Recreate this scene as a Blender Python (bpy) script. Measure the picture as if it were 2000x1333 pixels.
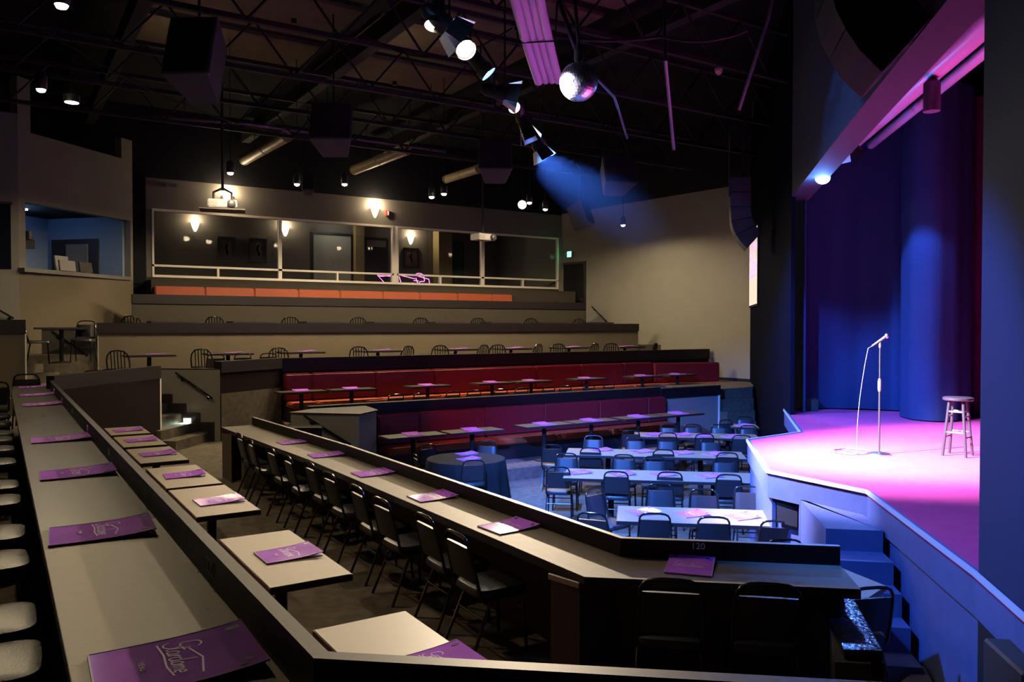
import bpy, bmesh, math, random
from mathutils import Vector, Matrix, Quaternion
random.seed(7)
for o in list(bpy.data.objects): bpy.data.objects.remove(o, do_unlink=True)
scn = bpy.context.scene
C = scn.collection
# ------------------------------------------------------------------ camera
FPX = 1570.0; YAW = math.atan(1005/1570.0); PITCH = math.atan(29.5/1570.0); ZC = 3.06
cd = bpy.data.cameras.new('camera'); cam = bpy.data.objects.new('camera', cd); C.objects.link(cam)
cd.sensor_width = 36.0; cd.lens = FPX/2000.0*36.0; cd.clip_start = 0.05; cd.clip_end = 200
cam.location = (0, 0, ZC); cam.rotation_euler = (math.pi/2-PITCH, 0, -YAW)
scn.camera = cam
# ------------------------------------------------------------------ world, exposure
w = bpy.data.worlds.new('world'); scn.world = w; w.use_nodes = True
w.node_tree.nodes['Background'].inputs[0].default_value = (0.35, 0.33, 0.5, 1)
w.node_tree.nodes['Background'].inputs[1].default_value = 0.004
vs = scn.view_settings
vs.view_transform = 'Standard'; vs.look = 'None'; vs.gamma = 1.0; vs.use_curve_mapping = False
vs.exposure = 1.0
cy = scn.cycles; cy.max_bounces = 5; cy.diffuse_bounces = 2; cy.glossy_bounces = 3; cy.transmission_bounces = 3; cy.transparent_max_bounces = 6; cy.volume_bounces = 0; cy.use_adaptive_sampling = True; cy.adaptive_threshold = 0.06; cy.adaptive_min_samples = 12; cy.volume_max_steps = 24
WARM = (1.0, 0.78, 0.48); BLUE = (0.07, 0.25, 1.0); LILAC = (0.72, 0.62, 1.0)
P_DOWN = 215.0      # warm house downlights
P_SCONCE = 20.0
FLOOD = 7000.0      # warm flood over the fourth glazed bay, aimed at the counters
# sight helpers: where a line of sight from the survey point meets a real plane of the room
_s, _c = math.sin(YAW), math.cos(YAW); _sp, _cp = math.sin(PITCH), math.cos(PITCH)
def ray(u, v):
    a = (u-1000)/FPX; b = (666.5-v)/FPX
    return Vector((_s*_cp+a*_c+b*_s*_sp, _c*_cp-a*_s+b*_c*_sp, -_sp+b*_cp))
def atz(u, v, z):
    d = ray(u, v); t = (z-ZC)/d.z; return Vector((d.x*t, d.y*t, z))
def aty(u, v, Y):
    d = ray(u, v); t = Y/d.y; return Vector((d.x*t, Y, ZC+d.z*t))
def atp(u, v, p, q):
    """vertical plane through the plan points p and q"""
    n = Vector((q[1]-p[1], p[0]-q[0])); d = ray(u, v)
    t = (n.x*p[0]+n.y*p[1])/(n.x*d.x+n.y*d.y); return Vector((d.x*t, d.y*t, ZC+d.z*t))
# ------------------------------------------------------------------ materials
MATS = {}
def mat(name, col, rough=0.6, metal=0.0, emit=None, es=0.0, noise=0.0, scale=20.0, bump=0.0, bscale=None, spec=0.5, stretch=None, coat=0.0, trans=0.0):
    if name in MATS: return MATS[name]
    m = bpy.data.materials.new(name); m.use_nodes = True; nt = m.node_tree; b = nt.nodes['Principled BSDF']
    b.inputs['Base Color'].default_value = (*col, 1); b.inputs['Roughness'].default_value = rough
    b.inputs['Metallic'].default_value = metal; b.inputs['Specular IOR Level'].default_value = spec
    b.inputs['Coat Weight'].default_value = coat
    if emit: b.inputs['Emission Color'].default_value = (*emit, 1); b.inputs['Emission Strength'].default_value = es
    if noise or bump:
        tc = nt.nodes.new('ShaderNodeTexCoord'); mp = nt.nodes.new('ShaderNodeMapping')
        nt.links.new(tc.outputs['Object'], mp.inputs['Vector'])
        if stretch: mp.inputs['Scale'].default_value = stretch
        n = nt.nodes.new('ShaderNodeTexNoise'); n.inputs['Scale'].default_value = scale; n.inputs['Detail'].default_value = 4
        nt.links.new(mp.outputs[0], n.inputs['Vector'])
        if noise:
            mx = nt.nodes.new('ShaderNodeMix'); mx.data_type = 'RGBA'
            mx.inputs[6].default_value = (*[max(0, k*(1-noise)) for k in col], 1)
            mx.inputs[7].default_value = (*[min(1, k*(1+noise)) for k in col], 1)
            nt.links.new(n.outputs['Fac'], mx.inputs[0]); nt.links.new(mx.outputs[2], b.inputs['Base Color'])
        if bump:
            n2 = n
            if bscale:
                n2 = nt.nodes.new('ShaderNodeTexNoise'); n2.inputs['Scale'].default_value = bscale; nt.links.new(mp.outputs[0], n2.inputs['Vector'])
            bp = nt.nodes.new('ShaderNodeBump'); bp.inputs['Strength'].default_value = bump; bp.inputs['Distance'].default_value = 0.01
            nt.links.new(n2.outputs['Fac'], bp.inputs['Height']); nt.links.new(bp.outputs[0], b.inputs['Normal'])
    MATS[name] = m; return m
CARPET = mat('house carpet', (0.14, 0.118, 0.09), 0.95, noise=0.55, scale=9, bump=0.6, bscale=300, spec=0.1)
STAGECARPET = mat('stage carpet', (0.52, 0.055, 0.17), 0.95, noise=0.18, scale=6, bump=0.5, bscale=250, spec=0.1)
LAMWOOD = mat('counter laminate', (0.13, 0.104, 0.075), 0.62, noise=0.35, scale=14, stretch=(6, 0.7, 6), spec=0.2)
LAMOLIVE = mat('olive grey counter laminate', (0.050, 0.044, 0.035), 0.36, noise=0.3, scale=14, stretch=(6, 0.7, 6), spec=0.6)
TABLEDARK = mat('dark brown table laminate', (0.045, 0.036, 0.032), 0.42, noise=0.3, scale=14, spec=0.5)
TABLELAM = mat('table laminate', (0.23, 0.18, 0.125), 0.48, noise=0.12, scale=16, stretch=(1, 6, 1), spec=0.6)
DARKWOOD = mat('dark stained wood', (0.011, 0.008, 0.0078), 0.5, noise=0.5, scale=10, stretch=(0.8, 8, 8), spec=0.3)
EDGE = mat('dark table edge', (0.018, 0.012, 0.014), 0.5)
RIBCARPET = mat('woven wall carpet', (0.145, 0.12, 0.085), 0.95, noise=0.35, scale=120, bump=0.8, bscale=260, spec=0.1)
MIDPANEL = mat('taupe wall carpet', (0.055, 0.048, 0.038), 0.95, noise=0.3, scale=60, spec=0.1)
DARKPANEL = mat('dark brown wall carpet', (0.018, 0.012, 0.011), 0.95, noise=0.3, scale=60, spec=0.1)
GREYWALL = mat('grey painted wall', (0.225, 0.215, 0.185), 0.85, noise=0.08, scale=2.0, bump=0.15, bscale=120, spec=0.2)
MIDWALL = mat('taupe painted wall', (0.17, 0.155, 0.135), 0.9, noise=0.08, scale=2.0, spec=0.2)
BLACKPAINT = mat('black painted wall', (0.012, 0.012, 0.015), 0.85, spec=0.15, noise=0.2, scale=3)
CEILBLACK = mat('black ceiling', (0.010, 0.010, 0.011), 0.9, spec=0.1)
STEELBLACK = mat('black steel', (0.014, 0.013, 0.013), 0.7, spec=0.25)
INSUL = mat('beige roof insulation', (0.12, 0.10, 0.06), 0.9, noise=0.3, scale=2, spec=0.1)
BLACKTUBE = mat('gloss black tube', (0.010, 0.010, 0.011), 0.18, spec=0.6)
VINYL = mat('black vinyl', (0.022, 0.022, 0.025), 0.40, spec=0.6, bump=0.08, bscale=90)
REDVINYL = mat('red vinyl', (0.16, 0.011, 0.017), 0.42, spec=0.4, noise=0.1, scale=4)
ORVINYL = mat('orange vinyl', (0.36, 0.075, 0.028), 0.45, spec=0.4, noise=0.1, scale=4)
PURPLE = mat('purple menu cover', (0.50, 0.14, 0.86), 0.13, spec=0.6, noise=0.25, scale=7)
PURPLEDARK = mat('dark purple ink', (0.12, 0.03, 0.26), 0.2)
PALEINK = mat('pale lilac ink', (0.80, 0.55, 0.98), 0.25)
CLEARPL = mat('clear plastic rim', (0.52, 0.42, 0.62), 0.15)
WHITEINK = mat('white lettering', (0.9, 0.88, 0.85), 0.5)
WHITEFR = mat('cream painted frame', (0.82, 0.76, 0.67), 0.5)
CHROME = mat('brushed steel', (0.55, 0.55, 0.56), 0.3, metal=1.0)
BLUEPAINT = mat('grey blue stage paint', (0.06, 0.082, 0.19), 0.55, noise=0.25, scale=5, bump=0.1, bscale=30)
STAGETRIM = mat('light stage edge trim', (0.42, 0.44, 0.52), 0.5)
CURTAIN = mat('midnight blue velour', (0.020, 0.030, 0.085), 0.9, spec=0.1, noise=0.2, scale=30)
PCURTAIN = mat('plum velour', (0.07, 0.016, 0.06), 0.9, spec=0.1, noise=0.2, scale=30)
SPKGREY = mat('charcoal speaker enclosure', (0.045, 0.047, 0.052), 0.6, bump=0.1, bscale=200)
ARRAYGREY = mat('dark array front', (0.013, 0.0135, 0.015), 0.7, spec=0.2)
GRILLE = mat('black speaker grille', (0.012, 0.012, 0.013), 0.7)
FIXBLACK = mat('black lighting can', (0.016, 0.016, 0.018), 0.45)
CLOTH = mat('black tablecloth', (0.012, 0.0125, 0.012), 0.85, spec=0.15)
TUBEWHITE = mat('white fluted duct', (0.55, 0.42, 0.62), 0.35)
WARMBULB = mat('warm bulb', (1, 0.9, 0.7), 0.5, emit=(1.0, 0.80, 0.48), es=60)
DIMBULB = mat('cool recessed bulb', (1, 1, 1), 0.5, emit=(0.95, 0.9, 1.0), es=6)
SHADE = mat('frosted sconce shade', (0.9, 0.85, 0.6), 0.5, emit=(1.0, 0.83, 0.45), es=5)
WLENS = mat('lit white lens', (1, 1, 1), 0.5, emit=(1.0, 0.88, 0.72), es=30)
BLENS = mat('lit blue lens', (0.6, 0.7, 1), 0.5, emit=(0.25, 0.45, 1.0), es=40)
LLENS = mat('lit lilac lens', (0.8, 0.7, 1), 0.5, emit=(0.75, 0.62, 1.0), es=30)
LOGOGLOW = mat('reflected logo glow', (1, 0.3, 0.9), 0.4, emit=(1.0, 0.16, 0.72), es=2.6)  # glow stands for the screen logo's reflection in the panes
GREENLIT = mat('green exit legend', (0.1, 1, 0.4), 0.4, emit=(0.08, 1.0, 0.38), es=5)
PROJW = mat('pale projector case', (0.24, 0.23, 0.225), 0.5)
POSTER = mat('sepia poster print', (0.085, 0.055, 0.05), 0.5, noise=0.9, scale=3)
FRAMEBLK = mat('dark picture frame', (0.015, 0.012, 0.012), 0.35)
MIRROR = mat('mirror tile', (0.85, 0.85, 0.92), 0.30, metal=1.0)
REDPL = mat('red alarm housing', (0.45, 0.03, 0.02), 0.4)
WOODBLACK = mat('dark stool wood', (0.022, 0.018, 0.024), 0.35)
GLOSSCAP = mat('gloss black cap', (0.012, 0.012, 0.016), 0.17, spec=0.8, bump=0.35, bscale=45)
BLUEWALL = mat('blue booth wall', (0.17, 0.24, 0.34), 0.9, spec=0.1)
OLIVE = mat('pale corridor wall', (0.42, 0.42, 0.34), 0.9)
TANCOL = mat('tan column', (0.34, 0.27, 0.13), 0.8)
GREENDARK = mat('dark green door paint', (0.01, 0.045, 0.03), 0.5)
SCREENIMG = mat('projection screen image', (0.62, 0.58, 0.54), 0.7, emit=(0.78, 0.70, 0.64), es=0.32)
STEPNOSE = mat('stair nosing', (0.06, 0.055, 0.05), 0.6)
STEPLENS = mat('step light lens', (0.9, 0.95, 0.9), 0.4, emit=(0.80, 1.0, 0.90), es=0.3)
SCRGREY = mat('grey device plastic', (0.16, 0.15, 0.14), 0.5)
def glass_mat():
    m = bpy.data.materials.new('window glass'); m.use_nodes = True; nt = m.node_tree
    nt.nodes.remove(nt.nodes['Principled BSDF']); out = nt.nodes['Material Output']
    t = nt.nodes.new('ShaderNodeBsdfTransparent'); g = nt.nodes.new('ShaderNodeBsdfGlossy'); g.inputs['Roughness'].default_value = 0.02
    t.inputs[0].default_value = (0.86, 0.87, 0.88, 1)
    mx = nt.nodes.new('ShaderNodeMixShader'); f = nt.nodes.new('ShaderNodeFresnel'); f.inputs[0].default_value = 1.12
    nt.links.new(f.outputs[0], mx.inputs[0]); nt.links.new(t.outputs[0], mx.inputs[1]); nt.links.new(g.outputs[0], mx.inputs[2])
    nt.links.new(mx.outputs[0], out.inputs[0]); return m
GLASS = glass_mat()
# ------------------------------------------------------------------ mesh helpers
class B:
    def __init__(s): s.bm = bmesh.new()
    def hexa(s, pts):
        v = [s.bm.verts.new(p) for p in pts]
        for f in ((0,3,2,1),(4,5,6,7),(0,1,5,4),(1,2,6,5),(2,3,7,6),(3,0,4,7)): s.bm.faces.new([v[i] for i in f])
        return s
    def box(s, x0, x1, y0, y1, z0, z1):
        return s.hexa([(x0,y0,z0),(x1,y0,z0),(x1,y1,z0),(x0,y1,z0),(x0,y0,z1),(x1,y0,z1),(x1,y1,z1),(x0,y1,z1)])
    def prism(s, poly, z0, z1):
        a = sum(poly[i][0]*poly[(i+1) % len(poly)][1]-poly[(i+1) % len(poly)][0]*poly[i][1] for i in range(len(poly)))
        if a < 0: poly = poly[::-1]
        lo = [s.bm.verts.new((p[0], p[1], z0)) for p in poly]; hi = [s.bm.verts.new((p[0], p[1], z1)) for p in poly]
        s.bm.faces.new(lo[::-1]); s.bm.faces.new(hi); n = len(poly)
        for i in range(n): s.bm.faces.new((lo[i], lo[(i+1) % n], hi[(i+1) % n], hi[i]))
        return s
    def wallseg(s, p, q, t, z0, z1):
        """upright slab from plan point p to q, t thick to the left of p>q"""
        d = Vector((q[0]-p[0], q[1]-p[1])).normalized(); n = Vector((-d.y, d.x))*t
        return s.prism([p[:2], q[:2], (q[0]+n.x, q[1]+n.y), (p[0]+n.x, p[1]+n.y)], z0, z1)
    def tube(s, pts, r, seg=8, closed=False, cap=True):
        pts = [Vector(p) for p in pts]; n = len(pts); rings = []; up = None
        rr = r if isinstance(r, (list, tuple)) else [r]*n
        for i in range(n):
            a = pts[i-1] if (i > 0 or closed) else pts[i]; b = pts[(i+1) % n] if (i < n-1 or closed) else pts[i]
            d = (b-a).normalized()
            if up is None:
                up = Vector((0,0,1)) if abs(d.z) < 0.9 else Vector((1,0,0))
            x = up.cross(d)
            if x.length < 1e-5: x = Vector((0,1,0)).cross(d)
            x.normalize(); y = d.cross(x); up = y
            rings.append([s.bm.verts.new(pts[i]+(x*math.cos(2*math.pi*k/seg)+y*math.sin(2*math.pi*k/seg))*rr[i]) for k in range(seg)])
        for i in range(n if closed else n-1):
            A = rings[i]; Bq = rings[(i+1) % n]
            for k in range(seg): s.bm.faces.new((A[k], A[(k+1) % seg], Bq[(k+1) % seg], Bq[k]))
        if cap and not closed: s.bm.faces.new(rings[0][::-1]); s.bm.faces.new(rings[-1])
        return s
    def lathe(s, prof, seg=24, c=(0,0,0), cap=True):
        rings = []
        for r, z in prof: rings.append([s.bm.verts.new((c[0]+r*math.cos(2*math.pi*k/seg), c[1]+r*math.sin(2*math.pi*k/seg), c[2]+z)) for k in range(seg)])
        for i in range(len(rings)-1):
            for k in range(seg): s.bm.faces.new((rings[i][k], rings[i][(k+1) % seg], rings[i+1][(k+1) % seg], rings[i+1][k]))
        if cap: s.bm.faces.new(rings[0][::-1]); s.bm.faces.new(rings[-1])
        return s
    def loft(s, rings, cap=True, closed=True):
        R = [[s.bm.verts.new(p) for p in r] for r in rings]; n = len(R[0])
        for i in range(len(R)-1):
            for k in range(n if closed else n-1): s.bm.faces.new((R[i][k], R[i][(k+1) % n], R[i+1][(k+1) % n], R[i+1][k]))
        if cap and closed: s.bm.faces.new(R[0][::-1]); s.bm.faces.new(R[-1])
        return s
    def face(s, pts): s.bm.faces.new([s.bm.verts.new(p) for p in pts]); return s
    def xf(s, M): bmesh.ops.transform(s.bm, matrix=M, verts=s.bm.verts); return s
    def bevel(s, w, seg=2):
        bmesh.ops.bevel(s.bm, geom=list(s.bm.edges), offset=w, segments=seg, affect='EDGES', clamp_overlap=True); return s
    def done(s, name, m, parent=None, smooth=False):
        bmesh.ops.recalc_face_normals(s.bm, faces=s.bm.faces)
        me = bpy.data.meshes.new(name); s.bm.to_mesh(me); s.bm.free(); me.materials.append(m)
        if smooth:
            me.polygons.foreach_set('use_smooth', [True]*len(me.polygons))
            try: me.set_sharp_from_angle(angle=math.radians(42))
            except Exception: pass
        o = bpy.data.objects.new(name, me); C.objects.link(o)
        if parent: o.parent = parent
        return o
def tag(o, label, cat, group=None):
    o['label'] = label; o['category'] = cat
    if group: o['group'] = group
    return o
def thing(name, label, cat, loc=(0,0,0), rz=0.0, group=None):
    o = bpy.data.objects.new(name, None); o.empty_display_size = 0.1; C.objects.link(o)
    o.location = loc; o.rotation_euler = (0,0,rz); return tag(o, label, cat, group)
def struct(o, label, cat):
    o['kind'] = 'structure'; o['label'] = label; o['category'] = cat; return o
def copy_tree(o, parent=None):
    c = o.copy(); C.objects.link(c); c.parent = parent
    for ch in o.children: copy_tree(ch, c)
    return c
ORD = ['first','second','third','fourth','fifth','sixth','seventh','eighth','ninth','tenth','eleventh','twelfth','thirteenth','fourteenth']
def R(a): return math.radians(a)
def lamp(kind, name, parent, loc, energy, col, size=0.1, angle=None, blend=0.5, q=None):
    l = bpy.data.lights.new(name, kind); l.energy = energy; l.color = col; l.shadow_soft_size = size
    if kind == 'SPOT': l.spot_size = R(angle); l.spot_blend = blend
    o = bpy.data.objects.new(name, l); C.objects.link(o); o.location = loc
    if q: o.rotation_mode = 'QUATERNION'; o.rotation_quaternion = q
    if parent: o.parent = parent
    return o
def text_mesh(name, body, size, m, parent, M):
    cu = bpy.data.curves.new(name, 'FONT'); cu.body = body; cu.size = size; cu.align_x = 'CENTER'; cu.align_y = 'CENTER'; cu.extrude = 0.0008
    t = bpy.data.objects.new(name+'_src', cu); C.objects.link(t)
    dg = bpy.context.evaluated_depsgraph_get(); me = bpy.data.meshes.new_from_object(t.evaluated_get(dg))
    bpy.data.objects.remove(t, do_unlink=True); bpy.data.curves.remove(cu)
    me.materials.clear(); me.materials.append(m)
    o = bpy.data.objects.new(name, me); C.objects.link(o); o.parent = parent; o.matrix_local = M
    return o
def basis(x, y, loc):
    x = Vector(x).normalized(); y = Vector(y).normalized(); z = x.cross(y)
    M = Matrix((x, y, z)).transposed().to_4x4(); M.translation = Vector(loc); return M
# ------------------------------------------------------------------ the setting: floors and tiers
F2, F3, FB1, FB2, FC, FD, FE = 0.70, 1.34, 0.24, 0.72, 1.67, 2.42, 3.10
struct(B().prism([(-8,-6),(24,-6),(24,32),(-8,32)], -0.2, 0.0).done('floor', CARPET), 'dark patterned carpet floor of the pit before the stage', 'floor')
struct(B().prism([(0.70,-2),(2.6,-2),(4.66,3.28),(3.62,4.2),(3.60,12.9),(4.46,14.41),(4.9,15.7),(3.85,17.0),(2.6,17.9),(0.70,14.0)], 0.0, F2).done('floor_lower_tier', CARPET), 'carpeted tier floor under the chairs of the lower counter', 'floor')
struct(B().prism([(-7,-5),(2.6,-5),(2.6,0.0),(0.70,1.85),(0.70,14.0),(2.6,16.5),(2.6,18.4),(-7,18.4)], 0.0, F3).done('floor_upper_tier', CARPET), 'carpeted tier floor beside the upper counter', 'floor')
struct(B().prism([(6.1,13.3),(15.95,13.3),(15.95,14.95),(6.1,14.95)], 0.0, FB1).done('floor_banquette_step', CARPET), 'low carpeted step under the front red banquette', 'floor')
struct(B().prism([(4.9,15.75),(5.9,14.95),(15.95,14.95),(19.4,16.0),(19.2,18.1),(5.4,18.1),(4.2,17.2)], 0.0, FB2).done('floor_second_banquette_tier', CARPET), 'carpeted tier floor before the second red banquette', 'floor')
struct(B().prism([(5.2,17.0),(17.2,17.0),(17.2,18.1),(5.4,18.1)], FB2, 0.92).done('floor_second_banquette_step', CARPET), 'low carpeted step under the second red banquette', 'floor')
struct(B().prism([(3.85,17.03),(5.4,18.1),(19.2,18.1),(19.0,20.2),(-7,20.2),(-7,18.5),(2.8,17.9)], 0.0, FC).done('floor_middle_tier', CARPET), 'carpeted middle tier floor with round-backed chairs', 'floor')
struct(B().prism([(-7,20.25),(19.0,20.25),(18.8,22.4),(-7,22.4)], 0.0, FD).done('floor_high_tier', CARPET), 'carpeted high tier floor behind the long ledge', 'floor')
struct(B().prism([(-7,22.45),(18.75,22.45),(18.6,30),(-7,30)], 0.0, FE).done('floor_top_tier', CARPET), 'carpeted top tier floor under the glazed room', 'floor')
# ------------------------------------------------------------------ walls
def wx(y): return 18.48-0.096*(y-25.3)
struct(B().prism([(wx(30),30),(wx(16.6),16.6),(wx(16.6)+0.25,16.6),(wx(30)+0.25,30)], 0, 7.4).done('wall_right', GREYWALL), 'tall plain grey wall at the far right of the seating', 'wall')
struct(B().prism([(wx(18.4)-0.03,18.4),(wx(16.6)-0.03,16.6),(wx(16.6),16.6),(wx(18.4),18.4)], FB2+0.55, FB2+0.72).done('baseboard_right', BLACKPAINT), 'black baseboard along the foot of the grey right wall', 'baseboard')
# black upper walls above the painted ones
struct(B().prism([(wx(30),30),(wx(13),13),(wx(13)+0.25,13),(wx(30)+0.25,30)], 7.4, 9.6).done('wall_right_upper', BLACKPAINT), 'black painted wall above the grey right wall', 'wall')
YW = 25.3
Z0, Z1, ZM = 4.48, 6.47, 4.82       # glazed band: sill, head, mid rail
struct(B().box(3.6, 18.48, YW, YW+0.15, FE, Z0).done('wall_back', MIDPANEL), 'dark low wall under the glazed room', 'wall')
wb = struct(B().box(3.6, 18.48, YW, YW+0.15, Z1, 7.35).done('wall_back_upper', MIDWALL), 'grey wall band above the long glazed windows', 'wall')
struct(B().box(3.6, 3.80, YW, YW+0.15, Z0, Z1).done('wall_back_left_pier', MIDWALL), 'narrow grey pier left of the long glazed windows', 'wall')
struct(B().box(-7, 19.2, YW, YW+0.2, 7.35, 9.6).done('wall_back_black', BLACKPAINT), 'black painted wall above the grey band at the back', 'wall')
struct(B().box(2.9, 3.6, YW-0.3, YW+0.15, FE, 7.4).done('wall_recess', BLACKPAINT), 'dark recess between the control booth and glazed room', 'wall')
# glazed room behind the windows
YR = 29.4
struct(B().box(3.2, 21.5, YR, YR+0.15, FE, 7.6).done('wall_glazed_room', MIDWALL), 'back wall of the room behind the glass, hung with pictures', 'wall')
struct(B().box(3.2, 3.4, YW+0.15, YR, FE, 7.6).done('wall_glazed_room_left', MIDWALL), 'left side wall of the room behind the glass', 'wall')
struct(B().prism([(21.3,YR),(18.6,YW+0.15),(18.8,YW+0.15),(21.5,YR)], FE, 7.6).done('wall_glazed_room_right', GREYWALL), 'right side wall of the room behind the glass', 'wall')
struct(B().box(3.2, 21.5, YW+0.15, YR, 7.35, 7.6).done('ceiling_glazed_room', CEILBLACK), 'dark ceiling of the room behind the glass', 'ceiling')
# window frames
BX = [3.80, 7.52, 11.39, 14.91, 18.32]
def glazed(n, x0, x1, xm, label, double=None):
    b = thing('window_%d' % n, label, 'window'); b['kind'] = 'structure'
    t = 0.055; y0, y1 = YW-0.03, YW+0.10
    B().box(x0, x1, y0, y1, Z1-0.07, Z1).done('head_rail', WHITEFR, b)
    B().box(x0, x1, y0, y1, Z0, Z0+0.07).done('sill_rail', WHITEFR, b)
    B().box(x0, x1, y0, y1, ZM-0.03, ZM+0.03).done('middle_rail', WHITEFR, b)
    B().box(x0, x0+t, y0, y1, Z0+0.07, Z1-0.07).done('stile', WHITEFR, b)
    B().box(x1-t, x1, y0, y1, Z0+0.07, Z1-0.07).done('stile', WHITEFR, b)
    B().box(xm-0.03, xm+0.03, y0, y1, Z0+0.07, ZM-0.03).done('mullion', WHITEFR, b)
    B().box(x0+t, x1-t, YW+0.03, YW+0.036, ZM+0.03, Z1-0.07).done('pane', GLASS, b)
    B().box(x0+t, xm-0.03, YW+0.03, YW+0.036, Z0+0.07, ZM-0.03).done('pane', GLASS, b)
    B().box(xm+0.03, x1-t, YW+0.03, YW+0.036, Z0+0.07, ZM-0.03).done('pane', GLASS, b)
glazed(1, 3.80, 7.52, 5.64, 'leftmost cream-framed glazed bay with two pictures behind it')
glazed(2, 7.52, 11.39, 9.40, 'cream-framed glazed bay with a lit doorway behind it')
glazed(3, 11.52, 14.91, 13.19, 'cream-framed glazed bay with the tan column behind it')
glazed(4, 14.93, 18.32, 16.68, 'rightmost cream-framed glazed bay beside the exit door')
struct(B().box(11.39, 11.52, YW-0.02, YW+0.15, Z0, Z1).done('trim_1', WHITEFR), 'pale strip between the two middle glazed bays', 'trim')
struct(B().box(18.32, 18.50, YW-0.02, YW+0.15, FE, Z1).done('trim_2', GREYWALL), 'pale end post right of the glazed bays', 'trim')
# ceiling
ceil = struct(B().box(-8, 24, -6, 32, 9.4, 9.6).done('ceiling', CEILBLACK), 'black roof deck high above the room', 'ceiling')
struct(B().box(-8, -7.8, -6, 32, 0, 9.6).done('wall_left', BLACKPAINT), 'black side wall beyond the left edge', 'wall')
struct(B().box(-8, 24, -6, -5.8, 0, 9.6).done('wall_behind', BLACKPAINT), 'black wall behind the viewpoint', 'wall')
# ------------------------------------------------------------------ stage wall (proscenium) along the diagonal Y = X - 2.6
def SL(x): return (x, x-2.6)
NB = Vector((0.7071, -0.7071))     # towards back stage
NAVY = mat('navy black paint', (0.003, 0.004, 0.010), 0.95, spec=0.03)
pw = struct(B().wallseg(SL(12.3), SL(19.6), -0.07, 0, 9.4).done('wall_stage_far', NAVY), 'black stage wall beyond the opening at the far side', 'wall')
struct(B().wallseg(SL(2.0), (5.47,2.80), -0.12, 1.22, 9.4).done('wall_stage_near', mat('dark blue panel', (0.012,0.024,0.06), 0.8, spec=0.2)), 'dark stage side panel at the right edge of the view', 'wall')
struct(B().wallseg(SL(2.0), (5.47,2.80), -0.30, 0, 1.22).done('wall_stage_near_base', BLACKPAINT), 'black base under the right side stage panel', 'wall')
# header with a softly curved lower edge
hd = B(); rings = []
for i in range(13):
    x = 12.6+(3.2-12.6)*i/12; y = x-2.6-0.10*math.sin(math.pi*i/12); zb = 5.42+0.12*math.sin(math.pi*i/12)
    rings.append([(x,y,zb),(x+0.25,y-0.25,zb),(x+0.25,y-0.25,9.4),(x,y,9.4)])
hd.loft(rings)
STAGEHEAD = mat('dark grey header paint', (0.055, 0.06, 0.075), 0.8, spec=0.2)
struct(hd.done('wall_stage_header', STAGEHEAD), 'dark header wall curving above the stage opening', 'wall')
struct(B().wallseg((16.9,4.0),(9.0,-5.0),-0.3,0,9.4).done('wall_stage_back', BLACKPAINT), 'black back wall of the stage', 'wall')
# stage platform
SE = [(2.2,-0.4),(5.47,2.82),(7.255,4.79),(7.33,6.08),(9.06,7.88),(10.4,8.0),(12.95,10.35)]
SZ = 1.42
struct(B().prism(SE+[(15.2,10.6),(17.5,8.6),(16.8,4.0),(9.0,-4.9)], SZ-0.06, SZ).done('stage_floor', STAGECARPET), 'magenta red carpeted stage floor under the microphone stand', 'stage')
fascia = thing('stage_front', 'blue grey painted stage front facing the pit tables', 'stage front'); fascia['kind'] = 'structure'
for i in range(len(SE)-1):
    p, q = SE[i], SE[i+1]
    B().wallseg(p, q, -0.04, SZ-0.30, SZ+0.001).done('fascia_board', BLUEPAINT, fascia)
    B().wallseg(p, q, 0.02, SZ-0.025, SZ+0.014).done('edge_trim', STAGETRIM, fascia)
    if i != 2:
        d = Vector((q[0]-p[0], q[1]-p[1])).normalized(); n = Vector((d.y, -d.x))*0.05
        B().wallseg((p[0]+n.x,p[1]+n.y), (q[0]+n.x,q[1]+n.y), -0.04, 0.0, SZ-0.30).done('skirt_panel', BLUEPAINT, fascia)
B().wallseg((7.40,4.9),(7.42,6.05), -0.04, 0.0, 1.12).done('skirt_panel', BLUEPAINT, fascia)
B().wallseg((7.36,5.70),(7.365,5.98), -0.03, 0.85, 1.11).done('opening_shade', BLACKPAINT, fascia)  # black slab stands for the shade inside the opening
# stage steps along the right face
st = thing('stage_steps', 'blue grey wooden steps climbing to the stage beside its front', 'steps')
e = Vector((-0.673,-0.739)); on = Vector((-0.739,0.673)); C0 = Vector((7.255,4.79))
def SP(s, o): v = C0+e*s+on*o; return (v.x, v.y)
B().prism([SP(0.62,0.02),SP(0.62,0.52),SP(-0.75,0.52),(7.29,5.62),(7.24,4.83)], 0.0, 1.18).done('platform', BLUEPAINT, st)
for s0, s1, z in ((0.60,0.95,0.98),(0.93,1.19,0.78),(1.17,1.43,0.58),(1.41,1.73,0.38)):
    B().prism([SP(s0,0.02),SP(s1,0.02),SP(s1,0.50),SP(s0,0.50)], 0.0, z).done('step', BLUEPAINT, st)
struct(B().prism([(4.7,3.35),(6.25,3.62),(6.0,3.4),(5.2,2.5),(3.3,0.6),(2.7,-1.9)], 0.0, 0.33).done('floor_side_aisle', CARPET), 'carpeted side aisle floor at the foot of the stage steps', 'floor')
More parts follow.
